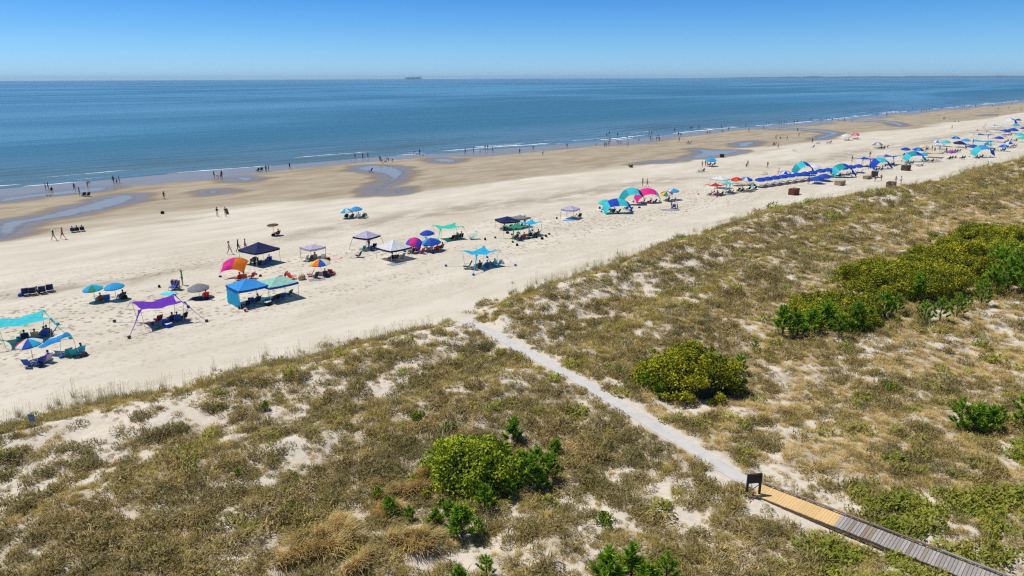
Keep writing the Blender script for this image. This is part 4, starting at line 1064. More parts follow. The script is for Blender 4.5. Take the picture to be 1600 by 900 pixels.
# ---- arch shades: cloth streaming downwind from a bent pole
def archshade(px, cols, label, span=4.2, apex=2.2, length=2.0, yaw=0.0, drop=.75, sd_=0, away=False, cut=12, shear=0.0):
    """yaw 0: the arch spans the view and its cloth streams away from the viewer (away) or towards him"""
    t_ = thing('arch_shade', at(px), CAM_RIGHT + yaw); dy = 1 if away else -1
    arc = lambda a: Vector((-math.cos(a) * span / 2, 0, max(0, math.sin(a)) ** .8 * apex))
    m = MB(); m.tube([arc(math.pi * k / 16) + Vector((0, 0, -.1 if k in (0, 16) else 0)) for k in range(17)], .02, 5); m.build('arch_pole', M_STEEL, t_)
    sh_ = subgroup('shade_cloth', t_); n = len(cols); a0, a1 = math.radians(cut), math.radians(180 - cut)
    for k, c in enumerate(cols):
        m = MB(); P = []
        for i in range(6):
            a = a0 + (a1 - a0) * (k + i / 5) / n; q = arc(a); row = []
            for j in range(9):
                v = j / 8; w = math.sin(v * 6 + a * 2.6 + sd_) * .10 * v + math.sin(v * 11 - a * 5 + sd_) * .05 * v
                row.append((q.x * (1 - .06 * v) + shear * v, dy * length * v * (1 + .1 * math.sin(a * 3 + sd_)), max(.05, q.z * (1 - .04 * v) - drop * v ** 1.3 + w)))
            P.append(row)
        m.grid(P); m.build('fabric_panel', cl(c), sh_, True)
    for x in (-span / 2, span / 2): m = MB(); m.ball((x, 0, .08), (.2, .2, .13)); m.build('sand_anchor', fab('blue'), t_, True)
    return reg(t_, label, 'shade', 'arched wind shades')

# ---- small things
def cooler(px, col, label, s=1.0, yaw=.3):
    t_ = thing('cooler', at(px), yaw); t_.scale = (s, s, s)
    m = MB(); m.box((0, 0, .18), (.58, .36, .36), taper=1.06); m.build('body', fab(col), t_)
    m = MB(); m.box((0, 0, .395), (.64, .41, .07), taper=.94); m.build('lid', fab('white' if col not in ('white', 'grey') else 'grey'), t_)
    m = MB(); m.tube([(-.31, 0, .26), (-.36, 0, .40), (-.3, 0, .47), (.3, 0, .47), (.36, 0, .40), (.31, 0, .26)], .014, 5); m.build('handle', M_DPOLE, t_)
    return reg(t_, label, 'cooler', 'coolers and bags on the sand')
def bag(px, col, label, s=1.0, xyz=None):
    t_ = thing('beach_bag', xyz or at(px), random.uniform(0, 3)); t_.scale = (s, s, s)
    m = MB(); P = []
    for i in range(10):
        a = 2 * math.pi * i / 10; P.append([(r * math.cos(a) * .30, r * math.sin(a) * .18, z) for r, z in ((.2, 0), (1, .03), (1.12, .16), (.95, .32), (.75, .38), (.6, .30))])
    m.grid(P, 0, True); m.build('sack', fab(col), t_, True)
    for y in (-.09, .09):
        m = MB(); m.tube([(-.13, y, .34), (-.08, y * 1.3, .52), (.08, y * 1.3, .52), (.13, y, .34)], .011, 4); m.build('handle', fab('tan'), t_)
    return reg(t_, label, 'bag', 'coolers and bags on the sand')
def wagon(px, col, label, yaw=.5):
    t_ = thing('beach_wagon', at(px), yaw); m = MB()
    m.box((0, 0, .34), (.95, .5, .02)); 
    for sx, sy, w, d in ((0, -.25, .95, .02), (0, .25, .95, .02), (-.47, 0, .02, .5), (.47, 0, .02, .5)): m.box((sx, sy, .52), (w, d, .36))
    m.build('tub', fab(col), t_)
    for x in (-.36, .36):
        for y in (-.29, .29):
            m = MB(); m.tube([(x, y - .05, .15), (x, y + .05, .15)], .15, 12); m.build('wheel', fab('black'), t_)
    m = MB(); m.tube([(.47, 0, .34), (.8, 0, .6), (1.0, 0, .95)], .014, 5); m.tube([(1.0, -.1, .95), (1.0, .1, .95)], .014, 5); m.build('handle', M_DPOLE, t_)
    m = MB(); m.ball((-.15, 0, .66), (.26, .2, .2)); m.box((.22, .02, .68), (.3, .34, .3)); m.build('load', fab('grey'), t_)
    return reg(t_, label, 'wagon', 'beach wagons')
def towel(px, col, label, w=.9, l=1.7, yaw=.2):
    x, y, z = at(px); n = 7; P = []; 
    for i in range(n):
        row = []
        for j in range(n):
            a, b = (i / (n - 1) - .5) * w, (j / (n - 1) - .5) * l; X = x + a * math.cos(yaw) - b * math.sin(yaw); Y = y + a * math.sin(yaw) + b * math.cos(yaw)
            row.append((X - x, Y - y, hz(X, Y) - z + .025 + .015 * math.sin(5 * a + 7 * b)))
        P.append(row)
    m = MB(); m.grid(P); m.grid([[(q[0], q[1], q[2] - .02) for q in r] for r in P[::-1]])
    o = m.build('beach_towel', fab(col), None, True); o.location = (x, y, z); return reg(o, label, 'towel', 'beach towels and mats')
def boogie(px, col, label, yaw=.4, lean=0.0):
    t_ = thing('bodyboard', at(px, .03), yaw); m = MB()
    out = [(-.26, -.5), (.26, -.5), (.29, .1), (.24, .42), (.12, .54), (-.12, .54), (-.24, .42), (-.29, .1)]
    R = Matrix.Rotation(lean, 3, 'X')
    a = [R @ Vector((x, y + .5 * (lean != 0), 0)) for x, y in out]; b = [R @ Vector((x * .94, y * .96 + .5 * (lean != 0), .055)) for x, y in out]
    m.face(a[::-1]); m.face(b)
    for i in range(8): m.face([a[i], a[(i + 1) % 8], b[(i + 1) % 8], b[i]])
    m.build('board', fab(col), t_)
    q = R @ Vector((0, .3 + .5 * (lean != 0), .06)); m = MB(); m.tube([q, q + Vector((.12, .1, .03)), q + Vector((.2, -.05, .02))], .01, 4); m.build('leash', M_DPOLE, t_)
    return reg(t_, label, 'bodyboard', 'bodyboards')
def ball(px, label, cols=('white', 'red')):
    t_ = thing('beach_ball', at(px), .3); n = 6
    for k in range(n):
        m = MB(); P = []
        for i in range(4):
            a = 2 * math.pi * (k + i / 3) / n; P.append([(.2 * math.sin(math.pi * j / 8) * math.cos(a), .2 * math.sin(math.pi * j / 8) * math.sin(a), .2 - .2 * math.cos(math.pi * j / 8)) for j in range(9)])
        m.grid(P); m.build('panel', fab(cols[k % len(cols)]), t_, True)
    return reg(t_, label, 'ball')
def slat_box(px, label, w=2.0, d=1.1, h=1.0, cols=('rust',), yaw=0.1):
    """boarded storage box with a lid"""
    t_ = thing('storage_box', at(px), yaw); mt = plain('box_' + cols[0], HUE[cols[0]], .8, var=.3, scale=5); n = 6
    m = MB(); m.box((0, 0, h * .48), (w - .06, d - .06, h * .9)); wl_ = m.build('carcass', plain('box_inner', (.03, .025, .02), .9), t_)
    for k in range(n):
        z = h * (k + .5) / n
        for y in (-d / 2, d / 2): m = MB(); m.box((0, y, z), (w, .03, h / n * .86)); m.build('board', mt, wl_)
        for x in (-w / 2 - .016, w / 2 + .016): m = MB(); m.box((x, 0, z), (.03, d, h / n * .86)); m.build('board', mt, wl_)
    m = MB(); m.box((0, 0, h + .03), (w + .1, d + .1, .05)); m.build('lid', mt, t_)
    return reg(t_, label, 'box', 'storage boxes along the upper beach')

# ---- people
SKINS = [plain('skin_light', (.56, .33, .22), .55, var=.06), plain('skin_tan', (.42, .22, .13), .55, var=.06), plain('skin_brown', (.17, .085, .05), .55, var=.06), plain('skin_rosy', (.58, .28, .19), .55, var=.06)]
HAIRS = [plain('hair_brown', (.06, .035, .02), .6, var=.3, scale=30), plain('hair_blond', (.36, .24, .11), .6, var=.3, scale=30), plain('hair_dark', (.015, .012, .01), .6, var=.3, scale=30)]
POSES = {}
def J(**k):
    b = dict(pel=(0, 0, .95), waist=(0, 0, 1.10), chest=(0, .01, 1.30), nk=(0, -.005, 1.44), hd0=(0, .015, 1.53), hd1=(0, .02, 1.62), hd2=(0, .005, 1.70),
             shL=(-.17, 0, 1.38), elL=(-.23, -.02, 1.12), wrL=(-.24, .06, .90), shR=(.17, 0, 1.38), elR=(.23, -.02, 1.12), wrR=(.24, .06, .90),
             hpL=(-.09, 0, .88), knL=(-.10, .02, .50), anL=(-.10, -.01, .09), toL=(-.12, .15, .04), hpR=(.09, 0, .88), knR=(.10, .02, .50), anR=(.10, -.01, .09), toR=(.12, .15, .04))
    b.update(k); return b
def shift(j, keys, d):
    for k in keys: j[k] = tuple(a + b for a, b in zip(j[k], d))
    return j
TOP_ = ('waist', 'chest', 'nk', 'hd0', 'hd1', 'hd2', 'shL', 'elL', 'wrL', 'shR', 'elR', 'wrR')
POSE_J = dict(
  stand=J(), hips=J(elL=(-.34, -.10, 1.18), wrL=(-.17, .06, 1.02), wrR=(.22, .10, .92)),
  walk=J(knL=(-.09, .20, .53), anL=(-.09, .28, .12), toL=(-.10, .43, .09), knR=(.09, -.08, .50), anR=(.09, -.33, .14), toR=(.10, -.21, .04), elL=(-.24, -.10, 1.14), wrL=(-.22, -.16, .92), elR=(.24, .08, 1.14), wrR=(.22, .26, .98)),
  wave=J(elR=(.34, .05, 1.52), wrR=(.30, .10, 1.78), wrL=(-.25, .12, .92)),
  carry=J(elL=(-.22, .02, 1.14), wrL=(-.10, .26, 1.12), elR=(.22, .02, 1.14), wrR=(.10, .26, 1.12)),
  bend=J(waist=(0, .10, 1.02), chest=(0, .30, 1.10), nk=(0, .44, 1.14), hd0=(0, .52, 1.14), hd1=(0, .60, 1.12), hd2=(0, .68, 1.09), shL=(-.17, .38, 1.10), elL=(-.20, .44, .84), wrL=(-.14, .52, .62), shR=(.17, .38, 1.10), elR=(.20, .44, .84), wrR=(.14, .52, .62), pel=(0, -.06, .93), hpL=(-.09, -.04, .87), hpR=(.09, -.04, .87)),
  sit=J(pel=(0, -.16, .33), waist=(0, -.23, .46), chest=(0, -.31, .66), nk=(0, -.35, .80), hd0=(0, -.34, .88), hd1=(0, -.33, .97), hd2=(0, -.34, 1.05), shL=(-.17, -.33, .74), elL=(-.28, -.20, .52), wrL=(-.28, .05, .50), shR=(.17, -.33, .74), elR=(.28, -.20, .52), wrR=(.28, .05, .50),
        hpL=(-.09, -.12, .33), knL=(-.11, .30, .48), anL=(-.11, .52, .10), toL=(-.12, .66, .05), hpR=(.09, -.12, .33), knR=(.11, .30, .46), anR=(.11, .56, .10), toR=(.12, .70, .05)),
  ground=J(pel=(0, 0, .12), waist=(0, -.06, .26), chest=(0, -.12, .46), nk=(0, -.13, .60), hd0=(0, -.10, .68), hd1=(0, -.08, .77), hd2=(0, -.09, .85), shL=(-.17, -.13, .54), elL=(-.26, -.02, .36), wrL=(-.14, .22, .40), shR=(.17, -.13, .54), elR=(.26, -.02, .36), wrR=(.14, .22, .40),
        hpL=(-.09, .04, .12), knL=(-.13, .34, .40), anL=(-.10, .55, .08), toL=(-.10, .69, .04), hpR=(.09, .04, .12), knR=(.13, .34, .40), anR=(.10, .55, .08), toR=(.10, .69, .04)),
)
RAD = dict(pel=(.155, .11), waist=(.128, .095), chest=(.15, .10), nk=(.06, .06), hd0=(.066, .07), hd1=(.082, .098), hd2=(.06, .07), shL=(.062,) * 2, elL=(.043,) * 2, wrL=(.030, .026), shR=(.062,) * 2, elR=(.043,) * 2, wrR=(.030, .026),
           hpL=(.092,) * 2, knL=(.06,) * 2, anL=(.04,) * 2, toL=(.042, .03), hpR=(.092,) * 2, knR=(.06,) * 2, anR=(.04,) * 2, toR=(.042, .03))
BONES = [('pel', 'waist', 1), ('waist', 'chest', 1), ('chest', 'nk', 1), ('nk', 'hd0', 0), ('hd0', 'hd1', 0), ('hd1', 'hd2', 0), ('chest', 'shL', 1), ('shL', 'elL', 2), ('elL', 'wrL', 0), ('chest', 'shR', 1), ('shR', 'elR', 2), ('elR', 'wrR', 0),
         ('pel', 'hpL', 3), ('hpL', 'knL', 3), ('knL', 'anL', 0), ('anL', 'toL', 0), ('pel', 'hpR', 3), ('hpR', 'knR', 3), ('knR', 'anR', 0), ('anR', 'toR', 0)]
def body(pose):
    if pose in POSES: return POSES[pose]
    j = POSE_J[pose]; names = list(j); me = bpy.data.meshes.new('sk'); me.from_pydata([j[n] for n in names], [(names.index(a), names.index(b)) for a, b, _ in BONES], [])
    ob = bpy.data.objects.new('sk', me); COL.objects.link(ob)
    md = ob.modifiers.new('skin', 'SKIN'); md.use_smooth_shade = True
    for n, sv in zip(names, me.skin_vertices[0].data): sv.radius = RAD[n]; sv.use_root = (n == 'pel')
    ss_ = ob.modifiers.new('sub', 'SUBSURF'); ss_.levels = 1; ss_.render_levels = 1
    dg = bpy.context.evaluated_depsgraph_get(); res = bpy.data.meshes.new_from_object(ob.evaluated_get(dg))
    bpy.data.objects.remove(ob)
    V = np.zeros(len(res.vertices) * 3); res.vertices.foreach_get('co', V); V = V.reshape(-1, 3)
    Fs = [tuple(p.vertices) for p in res.polygons]; C = np.array([V[list(f)].mean(0) for f in Fs])
    best = np.full(len(C), 9e9); who = np.zeros(len(C), int); par = np.zeros(len(C))
    for i, (a, b, g) in enumerate(BONES):
        A, B = np.array(j[a]), np.array(j[b]); d = B - A; u = np.clip(((C - A) @ d) / (d @ d), 0, 1); r0, r1 = RAD[a][0], RAD[b][0]
        dist = np.linalg.norm(C - (A + u[:, None] * d), axis=1) / (r0 + (r1 - r0) * u); k = dist < best; best[k] = dist[k]; who[k] = i; par[k] = u[k]
    mi = []
    for w, u in zip(who, par):
        g = BONES[w][2]
        if g == 3 and BONES[w][0].startswith('hp') and u > .62: g = 0
        if BONES[w][0] == 'pel' and BONES[w][1] == 'waist' and u < .45: g = 3
        mi.append(g)
    m = MB(); m.v = [tuple(v) for v in V]; m.f = list(Fs); m.mi = mi
    h1 = Vector(j['hd1']); hu = (Vector(j['hd2']) - Vector(j['hd0'])).normalized(); fr = (Vector((0, 1, 0)) - hu * hu.y).normalized(); sx = Vector((1, 0, 0))
    m.ball(h1 + fr * .10 - hu * .005, (.013, .02, .022), 0, 6, 4)
    for q in (-1, 1):
        m.ball(h1 + fr * .088 + sx * .032 * q + hu * .02, (.012, .01, .009), 4, 6, 3); m.ball(h1 + sx * .086 * q - fr * .005, (.012, .024, .032), 0, 6, 4)
    m.ball(h1 + fr * .088 - hu * .05, (.024, .012, .007), 5, 6, 3)
    for sdn, q in (('L', -1), ('R', 1)):
        el, wr = Vector(j['el' + sdn]), Vector(j['wr' + sdn]); d = (wr - el).normalized(); pn = d.cross(sx).normalized() if abs(d.x) < .9 else d.cross(Vector((0, 1, 0))).normalized(); ac = d.cross(pn)
        pc = wr + d * .045; m.ball(pc, (.036, .036, .045), 0, 8, 5)
        for k, L in enumerate((.065, .078, .072, .056)):
            b0 = wr + d * .075 + pn * (.027 - .018 * k); m.tube([b0, b0 + d * L * .5 + ac * .006, b0 + d * L * .85 + ac * .02 * -q], .0095, 5, 0, .007)
        b0 = wr + d * .03 + pn * .03; m.tube([b0, b0 + d * .03 + pn * .025, b0 + d * .06 + pn * .03], .0105, 5, 0, .008)
    me2 = m.mesh('person_body', [SKINS[0], SKINS[0], SKINS[0], SKINS[0], plain('eye', (.03, .025, .02), .3), plain('lips', (.35, .12, .10), .5)], True)
    # hair cap and hat fitted to this head
    def cap(lo, gr, lng):
        c = MB(); P = []
        for i in range(12):
            a = 2 * math.pi * i / 12; row = []
            for k in range(6):
                th = math.pi * .62 * k / 5; b_ = (-.35 if math.sin(a) > .2 else 0)
                z = math.cos(th * (1 + (b_ if lo else 0))); r = math.sin(th * (1 + (b_ if lo else 0)))
                p = h1 + hu * .012 + (sx * math.cos(a) * .098 + fr * math.sin(a) * .108) * r * gr + hu * z * .108 * gr; row.append(p)
            P.append(row)
        c.grid(P, 0, True)
        if lng: c.tube([h1 - fr * .07 + hu * .03, h1 - fr * .115 - hu * .07, h1 - fr * .12 - hu * .20], .062, 7, 0, .03)
        return c
    hat = MB(); P = []
    for i in range(14):
        a = 2 * math.pi * i / 14; P.append([h1 + hu * z + (sx * math.cos(a) + fr * math.sin(a)) * r for r, z in ((.001, .135), (.085, .125), (.108, .055), (.112, .05), (.20, .035), (.195, .028))])
    hat.grid(P, 0, True)
    POSES[pose] = (me2, cap(True, 1.0, False).mesh('hair', HAIRS[0], True), cap(True, 1.0, True).mesh('hair', HAIRS[0], True), hat.mesh('hat', fab('white'), True)); return POSES[pose]
PCOUNT = [0]
def person(px, label, pose='stand', top='skin', bottom='navy', face=90, s=1.0, skin=None, hair=None, hat=None, suit=False, xyz=None, group=None):
    """face: 0 = across the view, 90 = away from the viewer, 270 = towards the viewer"""
    PCOUNT[0] += 1; rng = random.Random(PCOUNT[0] * 13 + 5)
    me, hs, hl, ht = body(pose); x, y, z = xyz or at(px)
    if xyz is None and y > water_t(x): z = max(z, SEA - .55 * s)
    o = link('person', me); o.location = (x, y, z); o.rotation_euler = (0, 0, CAM_RIGHT + math.radians(face) - math.pi / 2); s = s * rng.uniform(.96, 1.03); o.scale = (s, s, s)
    sk = SKINS[rng.choice([0, 0, 1, 1, 3, 2]) if skin is None else skin]
    tm = sk if top == 'skin' else fab(top); bmt = fab(bottom)
    for i, mm in enumerate((sk, tm, tm if not suit else sk, bmt)):
        o.material_slots[i].link = 'OBJECT'; o.material_slots[i].material = mm
    h_ = link('hair', hl if (hair == 'long' or (hair is None and rng.random() < .45)) else hs, o); h_.material_slots[0].link = 'OBJECT'; h_.material_slots[0].material = HAIRS[rng.choice([0, 0, 1, 2])]
    if hat: k_ = link('hat', ht, o); k_.material_slots[0].link = 'OBJECT'; k_.material_slots[0].material = fab(hat)
    return reg(o, label, 'person', group or 'people on the beach')
def seated(px, col, where, top='navy', bottom='black', yaw=None, hat=None, chair_word='low beach chair', who=None, s=1.0):
    """a chair with someone in it"""
    yw = random.uniform(-.4, .4) if yaw is None else yaw
    c = chair(px, col, where, yaw=yw)
    p_ = person(px, who or 'person in %s sitting %s' % (NAMEC.get(top, top) if top != 'skin' else 'swimwear', where), 'sit', top, bottom, s=s, hat=hat, xyz=tuple(c.location))
    p_.rotation_euler = (0, 0, yw); return c, p_
# ------------------------------------------------------------------ who and what is on the beach (photo pixel of each foot)
# --- aqua canopy group at the picture edge
stretch((40, 530), 'aqua', 'big aqua stretch canopy cut by the picture edge', half=1.9, h=1.9, yaw=0.74, reach=1.55, anchor='aqua')
W = 'under the aqua stretch canopy'
seated((40, 531), 'navy', W, 'navy', 'navy'); seated((57, 529), 'tan', W, 'cream', 'navy'); seated((69, 526), 'blue', W, 'blue', 'black'); seated((76, 523), 'navy', W, 'black', 'navy')
bag((30, 533), 'teal', 'teal bag in the shade of the aqua canopy')
umbrella((52, 563), ['white', 'red', 'white', 'blue', 'cyan', 'white', 'skyblue', 'red'], 'umbrella striped white, red and blue before the aqua canopy', r=1.0, h=1.9, tilt=6)
W = 'under the red, white and blue umbrella'
chair((47, 572), 'blue', W, yaw=-.7); chair((59, 571), 'royal', W, yaw=.5); seated((72, 566), 'lilac', W, 'violet', 'navy', yaw=.6); bag((64, 573), 'navy', 'navy bag beside the red, white and blue umbrella')
archshade((108, 553), ['skyblue', 'white', 'skyblue'], 'small sky blue and white wind shade near the striped umbrella', span=1.7, apex=1.9, length=2.0, yaw=1.45, drop=.75, cut=40, away=True)
W = 'by the small sky blue wind shade'
chair((105, 556), 'teal', W, yaw=.2); chair((118, 556), 'teal', W, yaw=-.3); seated((125, 553), 'cyan', W, 'teal', 'grey', yaw=.3); bag((131, 557), 'darkgrey', 'dark bag beside the teal chairs')
# --- purple canopy
stretch((251, 503), 'purple', 'purple stretch canopy on four splayed straps', half=1.9, h=2.0, yaw=0.70, reach=1.75, anchor='darkgrey', sag=.4)
W = 'under the purple stretch canopy'
chair((247, 503), 'red', W, yaw=.2); chair((258, 508), 'blue', W, yaw=-.2); seated((268, 503), 'navy', W, 'grey', 'navy', yaw=.1); seated((276, 502), 'blue', W, 'navy', 'black'); chair((286, 499), 'black', W, yaw=.3)
cooler((264, 511), 'royal', 'bright blue cooler at the open side of the purple canopy', .9); bag((246, 513), 'green', 'green bag at the open side of the purple canopy', .8); bag((238, 508), 'olive', 'olive bag under the purple canopy', .7)
# --- loose chairs and pair of umbrellas
W = 'in the row of four facing the sea'
for x, y in ((40, 461), (51, 460), (66, 458), (78, 455)): chair((x, y), 'navy', W, yaw=-.1, s=1.15)
bag((33, 463), 'blue', 'blue bag at the end of the row of four navy chairs', .9); person((60, 459), 'person in dark red lying back between the four navy chairs', 'ground', 'brown', 'black', face=60)
umbrella((149, 471), ['cyan', 'aqua', 'skyblue', 'green'], 'green and cyan umbrella, farther from the purple canopy of the two', r=1.0, tilt=5)
umbrella((182, 468), ['cyan', 'skyblue'], 'blue and cyan umbrella beside the green one', r=1.0, tilt=5)
W = 'under the green and cyan umbrella'
seated((156, 472), 'brown', W, 'brown', 'black', yaw=.2); chair((167, 470), 'blue', W, yaw=-.1)
seated((190, 467), 'darkgrey', 'under the blue and cyan umbrella', 'black', 'navy', yaw=.4); bag((195, 467), 'black', 'black bag under the blue and cyan umbrella')
chair((271, 453), 'royal', 'where two people unpack', yaw=.8, s=1.25); chair((275, 449), 'blue', 'where two people unpack', yaw=-.5, s=1.2); towel((264, 459), 'aqua', 'turquoise towel beside the blue chairs being unpacked', yaw=.5)
person((281, 452), 'person in red swimwear unpacking blue chairs', 'bend', 'skin', 'red', face=200, suit=True, skin=3); person((286, 446), 'person in a green shirt standing over the blue chairs', 'hips', 'green', 'olive', face=200)
umbrella((312, 465), ['grey'], 'plain grey umbrella with a red chair beneath', r=1.12, h=1.5, tilt=4)
seated((322, 466), 'red', 'under the plain grey umbrella', 'red', 'navy', yaw=-.2); towel((312, 467), 'navy', 'flat navy sheet under the plain grey umbrella', 1.2, 2.0, .8)  # flat navy sheet on the sand below the umbrella
bag((249, 449), 'black', 'small black bag alone between umbrellas and blue chairs', .7)
# --- navy popup, orange shade, blue and mint popups
popup((407, 411), 'navy', 'navy blue popup canopy beside the orange and pink shade', half=1.75, eave=1.85, yaw=.22, peak=.85)
W = 'under the navy popup canopy'
seated((421, 409), 'blue', W, 'blue', 'navy', yaw=-.3); chair((414, 413), 'blue', W, yaw=.2); chair((405, 415), 'navy', W, yaw=-.2); wagon((398, 412), 'olive', 'loaded olive wagon under the navy popup canopy'); bag((426, 413), 'teal', 'teal bag under the navy popup canopy')
archshade((372, 431), ['pink', 'pink', 'orange', 'orange'], 'half pink, half orange wind shade', span=3.9, apex=2.2, length=1.1, yaw=.25, drop=1.0, away=False, cut=46, shear=-.5)
W = 'under the pink and orange shade'
seated((373, 438), 'red', W, 'coral', 'red', yaw=.1); seated((381, 437), 'coral', W, 'orange', 'red', yaw=-.2); chair((392, 435), 'red', W, yaw=.4); towel((383, 440), 'brown', 'brown mat under the pink and orange shade', 2.2, 1.5, .1); bag((407, 432), 'black', 'black bag on the sand past the pink and orange shade', .6)
popup((389, 473), 'skyblue', 'sky blue popup canopy with a side wall', half=1.55, eave=1.9, yaw=.02, valance='blue', walls=(3,), wall_col='cyan', peak=.7)
popup((435, 465), 'mint', 'mint green popup canopy with blue valance, joined to the sky blue one', half=1.6, eave=1.75, yaw=.02, valance='blue', peak=.5)
W = 'under the sky blue popup canopy'
chair((385, 479), 'black', W, yaw=.1); chair((393, 474), 'blue', W, yaw=-.4); seated((401, 473), 'navy', W, 'navy', 'blue', yaw=.2); bag((376, 482), 'darkgrey', 'dark bag by the wall of the sky blue canopy'); ball((384, 487), 'small white and red ball on the sand before the sky blue canopy')
W = 'under the mint popup canopy'
for x, y, c in ((415, 474, 'teal'), (424, 472, 'navy'), (432, 469, 'black'), (441, 467, 'blue'), (450, 463, 'darkgrey')): chair((x, y), c, W)
cooler((419, 477), 'black', 'black cooler between the sky blue and mint canopies')
# --- middle group
chair((441, 436), 'red', 'beyond the mint canopy', yaw=.6, s=1.2); chair((457, 436), 'coral', 'beyond the mint canopy', yaw=-1.2, s=1.2); towel((449, 438), 'palepink', 'pale pink towel between red chairs', .9, 1.5, .9); bag((472, 437), 'tan', 'wide tan bag beside the red chairs', 1.5)
towel((495, 437), 'grey', 'grey towel by the rainbow umbrella', 1.0, 1.8, 1.2); chair((484, 432), 'red', 'near the rainbow umbrella', yaw=.9); chair((492, 434), 'darkgrey', 'near the rainbow umbrella', yaw=.2)
umbrella((502, 427), ['red', 'yellow', 'orange', 'blue', 'white', 'yellow', 'red', 'blue'], 'rainbow panelled umbrella beside the small white frame canopy', r=1.2, h=1.75, tilt=5)
seated((508, 432), 'navy', 'under the rainbow umbrella', 'black', 'navy', yaw=-.4); chair((519, 429), 'red', 'beyond the rainbow umbrella', yaw=-.9); bag((514, 432), 'darkgrey', 'dark bag below the rainbow umbrella')
popup((490, 404), 'lilac', 'small pale flat topped canopy on a grey frame', half=1.15, eave=1.55, yaw=.15, peak=.18, leg=M_DPOLE)
W = 'around the small pale canopy'
chair((476, 408), 'white', W, yaw=.5); chair((485, 407), 'darkgrey', W, yaw=.1); seated((491, 406), 'grey', W, 'black', 'black'); chair((505, 405), 'white', W, yaw=-.3); towel((520, 404), 'palepink', 'pink towel on the sand past the small pale canopy', .9, 1.9, 1.1); bag((513, 407), 'black', 'black bag beside the small pale canopy')
person((359, 397), 'woman shaped walker in a pink swimsuit, first of the three walkers', 'walk', 'palepink', 'palepink', face=10, suit=True); ITEMS[-1] = (ITEMS[-1][0], 'walker in a pink swimsuit, hindmost of the three near navy canopy', 'person', 'walkers')
person((373, 394), 'walker in black in the middle of the three near navy canopy', 'walk', 'black', 'black', face=10); person((384, 392), 'walker in a blue shirt leading the three near navy canopy', 'walk', 'blue', 'blue', face=10)
umbrella((428, 368), ['brown'], 'thin flat brown umbrella alone on the open beach', r=.85, h=1.75, tilt=3, flat=.35, pole=M_DPOLE); seated((433, 368), 'rust', 'under the thin brown umbrella', 'red', 'black', yaw=.3); bag((427, 369), 'black', 'dark bag under the thin brown umbrella')
popup((574, 388), 'lilac', 'lilac canopy on slanting navy legs', half=1.3, eave=1.75, yaw=.3, slant=.35, valance='navy', leg=plain('pole_navy', HUE['navy'], .5), peak=.7)
W = 'under the lilac canopy'
chair((566, 392), 'teal', W, yaw=.2); person((577, 388), 'person in red standing under the lilac canopy', 'hips', 'rust', 'navy', face=240); chair((584, 388), 'navy', W, yaw=-.2); bag((580, 391), 'blue', 'blue bag under the lilac canopy'); chair((559, 402), 'navy', 'alone in trodden sand before the lilac canopy', yaw=.5)
popup((616, 404), 'white', 'white popup canopy with navy valance', half=1.65, eave=1.55, yaw=.05, valance='navy', peak=.95, leg=M_WPOLE)
W = 'under the white popup canopy'
seated((611, 407), 'black', W, 'black', 'black', yaw=.1); chair((618, 406), 'darkgrey', W, yaw=-.2); chair((627, 404), 'tan', W, yaw=.3); towel((620, 412), 'grey', 'flat grey sheet under the white popup canopy', 2.2, 1.3, .1)  # flat grey sheet on the sand below the canopy
archshade((648, 393), ['violet', 'pink', 'violet'], 'purple shade cloth with a pink strip', span=2.6, apex=1.9, length=1.2, yaw=.1, drop=.9, away=False, cut=35, shear=-.3)
W = 'by the purple shade cloth'
seated((643, 396), 'black', W, 'brown', 'black'); seated((652, 394), 'rust', W, 'red', 'black'); chair((658, 396), 'red', W)
umbrella((668, 379), ['royal'], 'plain blue umbrella behind the wider blue one', r=1.05, h=1.75, tilt=4); umbrella((674, 392), ['blue', 'skyblue', 'blue', 'royal'], 'wide blue umbrella with people seated below it', r=1.35, h=1.75, tilt=6)
W = 'under the wide blue umbrella'
seated((671, 393), 'palepink', W, 'palepink', 'red', yaw=.2); seated((682, 392), 'red', W, 'rust', 'black', yaw=-.2); seated((688, 390), 'brown', W, 'coral', 'navy', yaw=.4); chair((665, 387), 'darkgrey', W); bag((676, 396), 'black', 'black bag under the wide blue umbrella')
stretch((700, 373), 'seagreen', 'sea green stretch canopy on trodden sand', half=1.7, h=1.9, yaw=0.50, reach=1.5, anchor='seagreen')
W = 'under the sea green canopy'
chair((705, 375), 'black', W); seated((713, 374), 'darkgrey', W, 'black', 'black'); seated((720, 372), 'black', W, 'brown', 'navy'); chair((738, 374), 'mint', 'alone past the sea green canopy', yaw=1.3, s=1.3)
umbrella((542, 341), ['cyan', 'white'], 'cyan and white umbrella out on the open beach', r=1.15, h=1.7, tilt=6); umbrella((557, 339), ['skyblue'], 'plain sky blue umbrella beside the cyan and white one', r=1.1, h=1.75, tilt=6)
W = 'under the cyan and white umbrella'
seated((541, 341), 'black', W, 'black', 'black'); seated((549, 341), 'darkgrey', W, 'navy', 'black'); seated((559, 341), 'white', 'under the sky blue umbrella', 'grey', 'black'); chair((567, 341), 'darkgrey', 'under the sky blue umbrella'); chair((572, 339), 'mint', 'beside the sky blue umbrella', yaw=-.8)
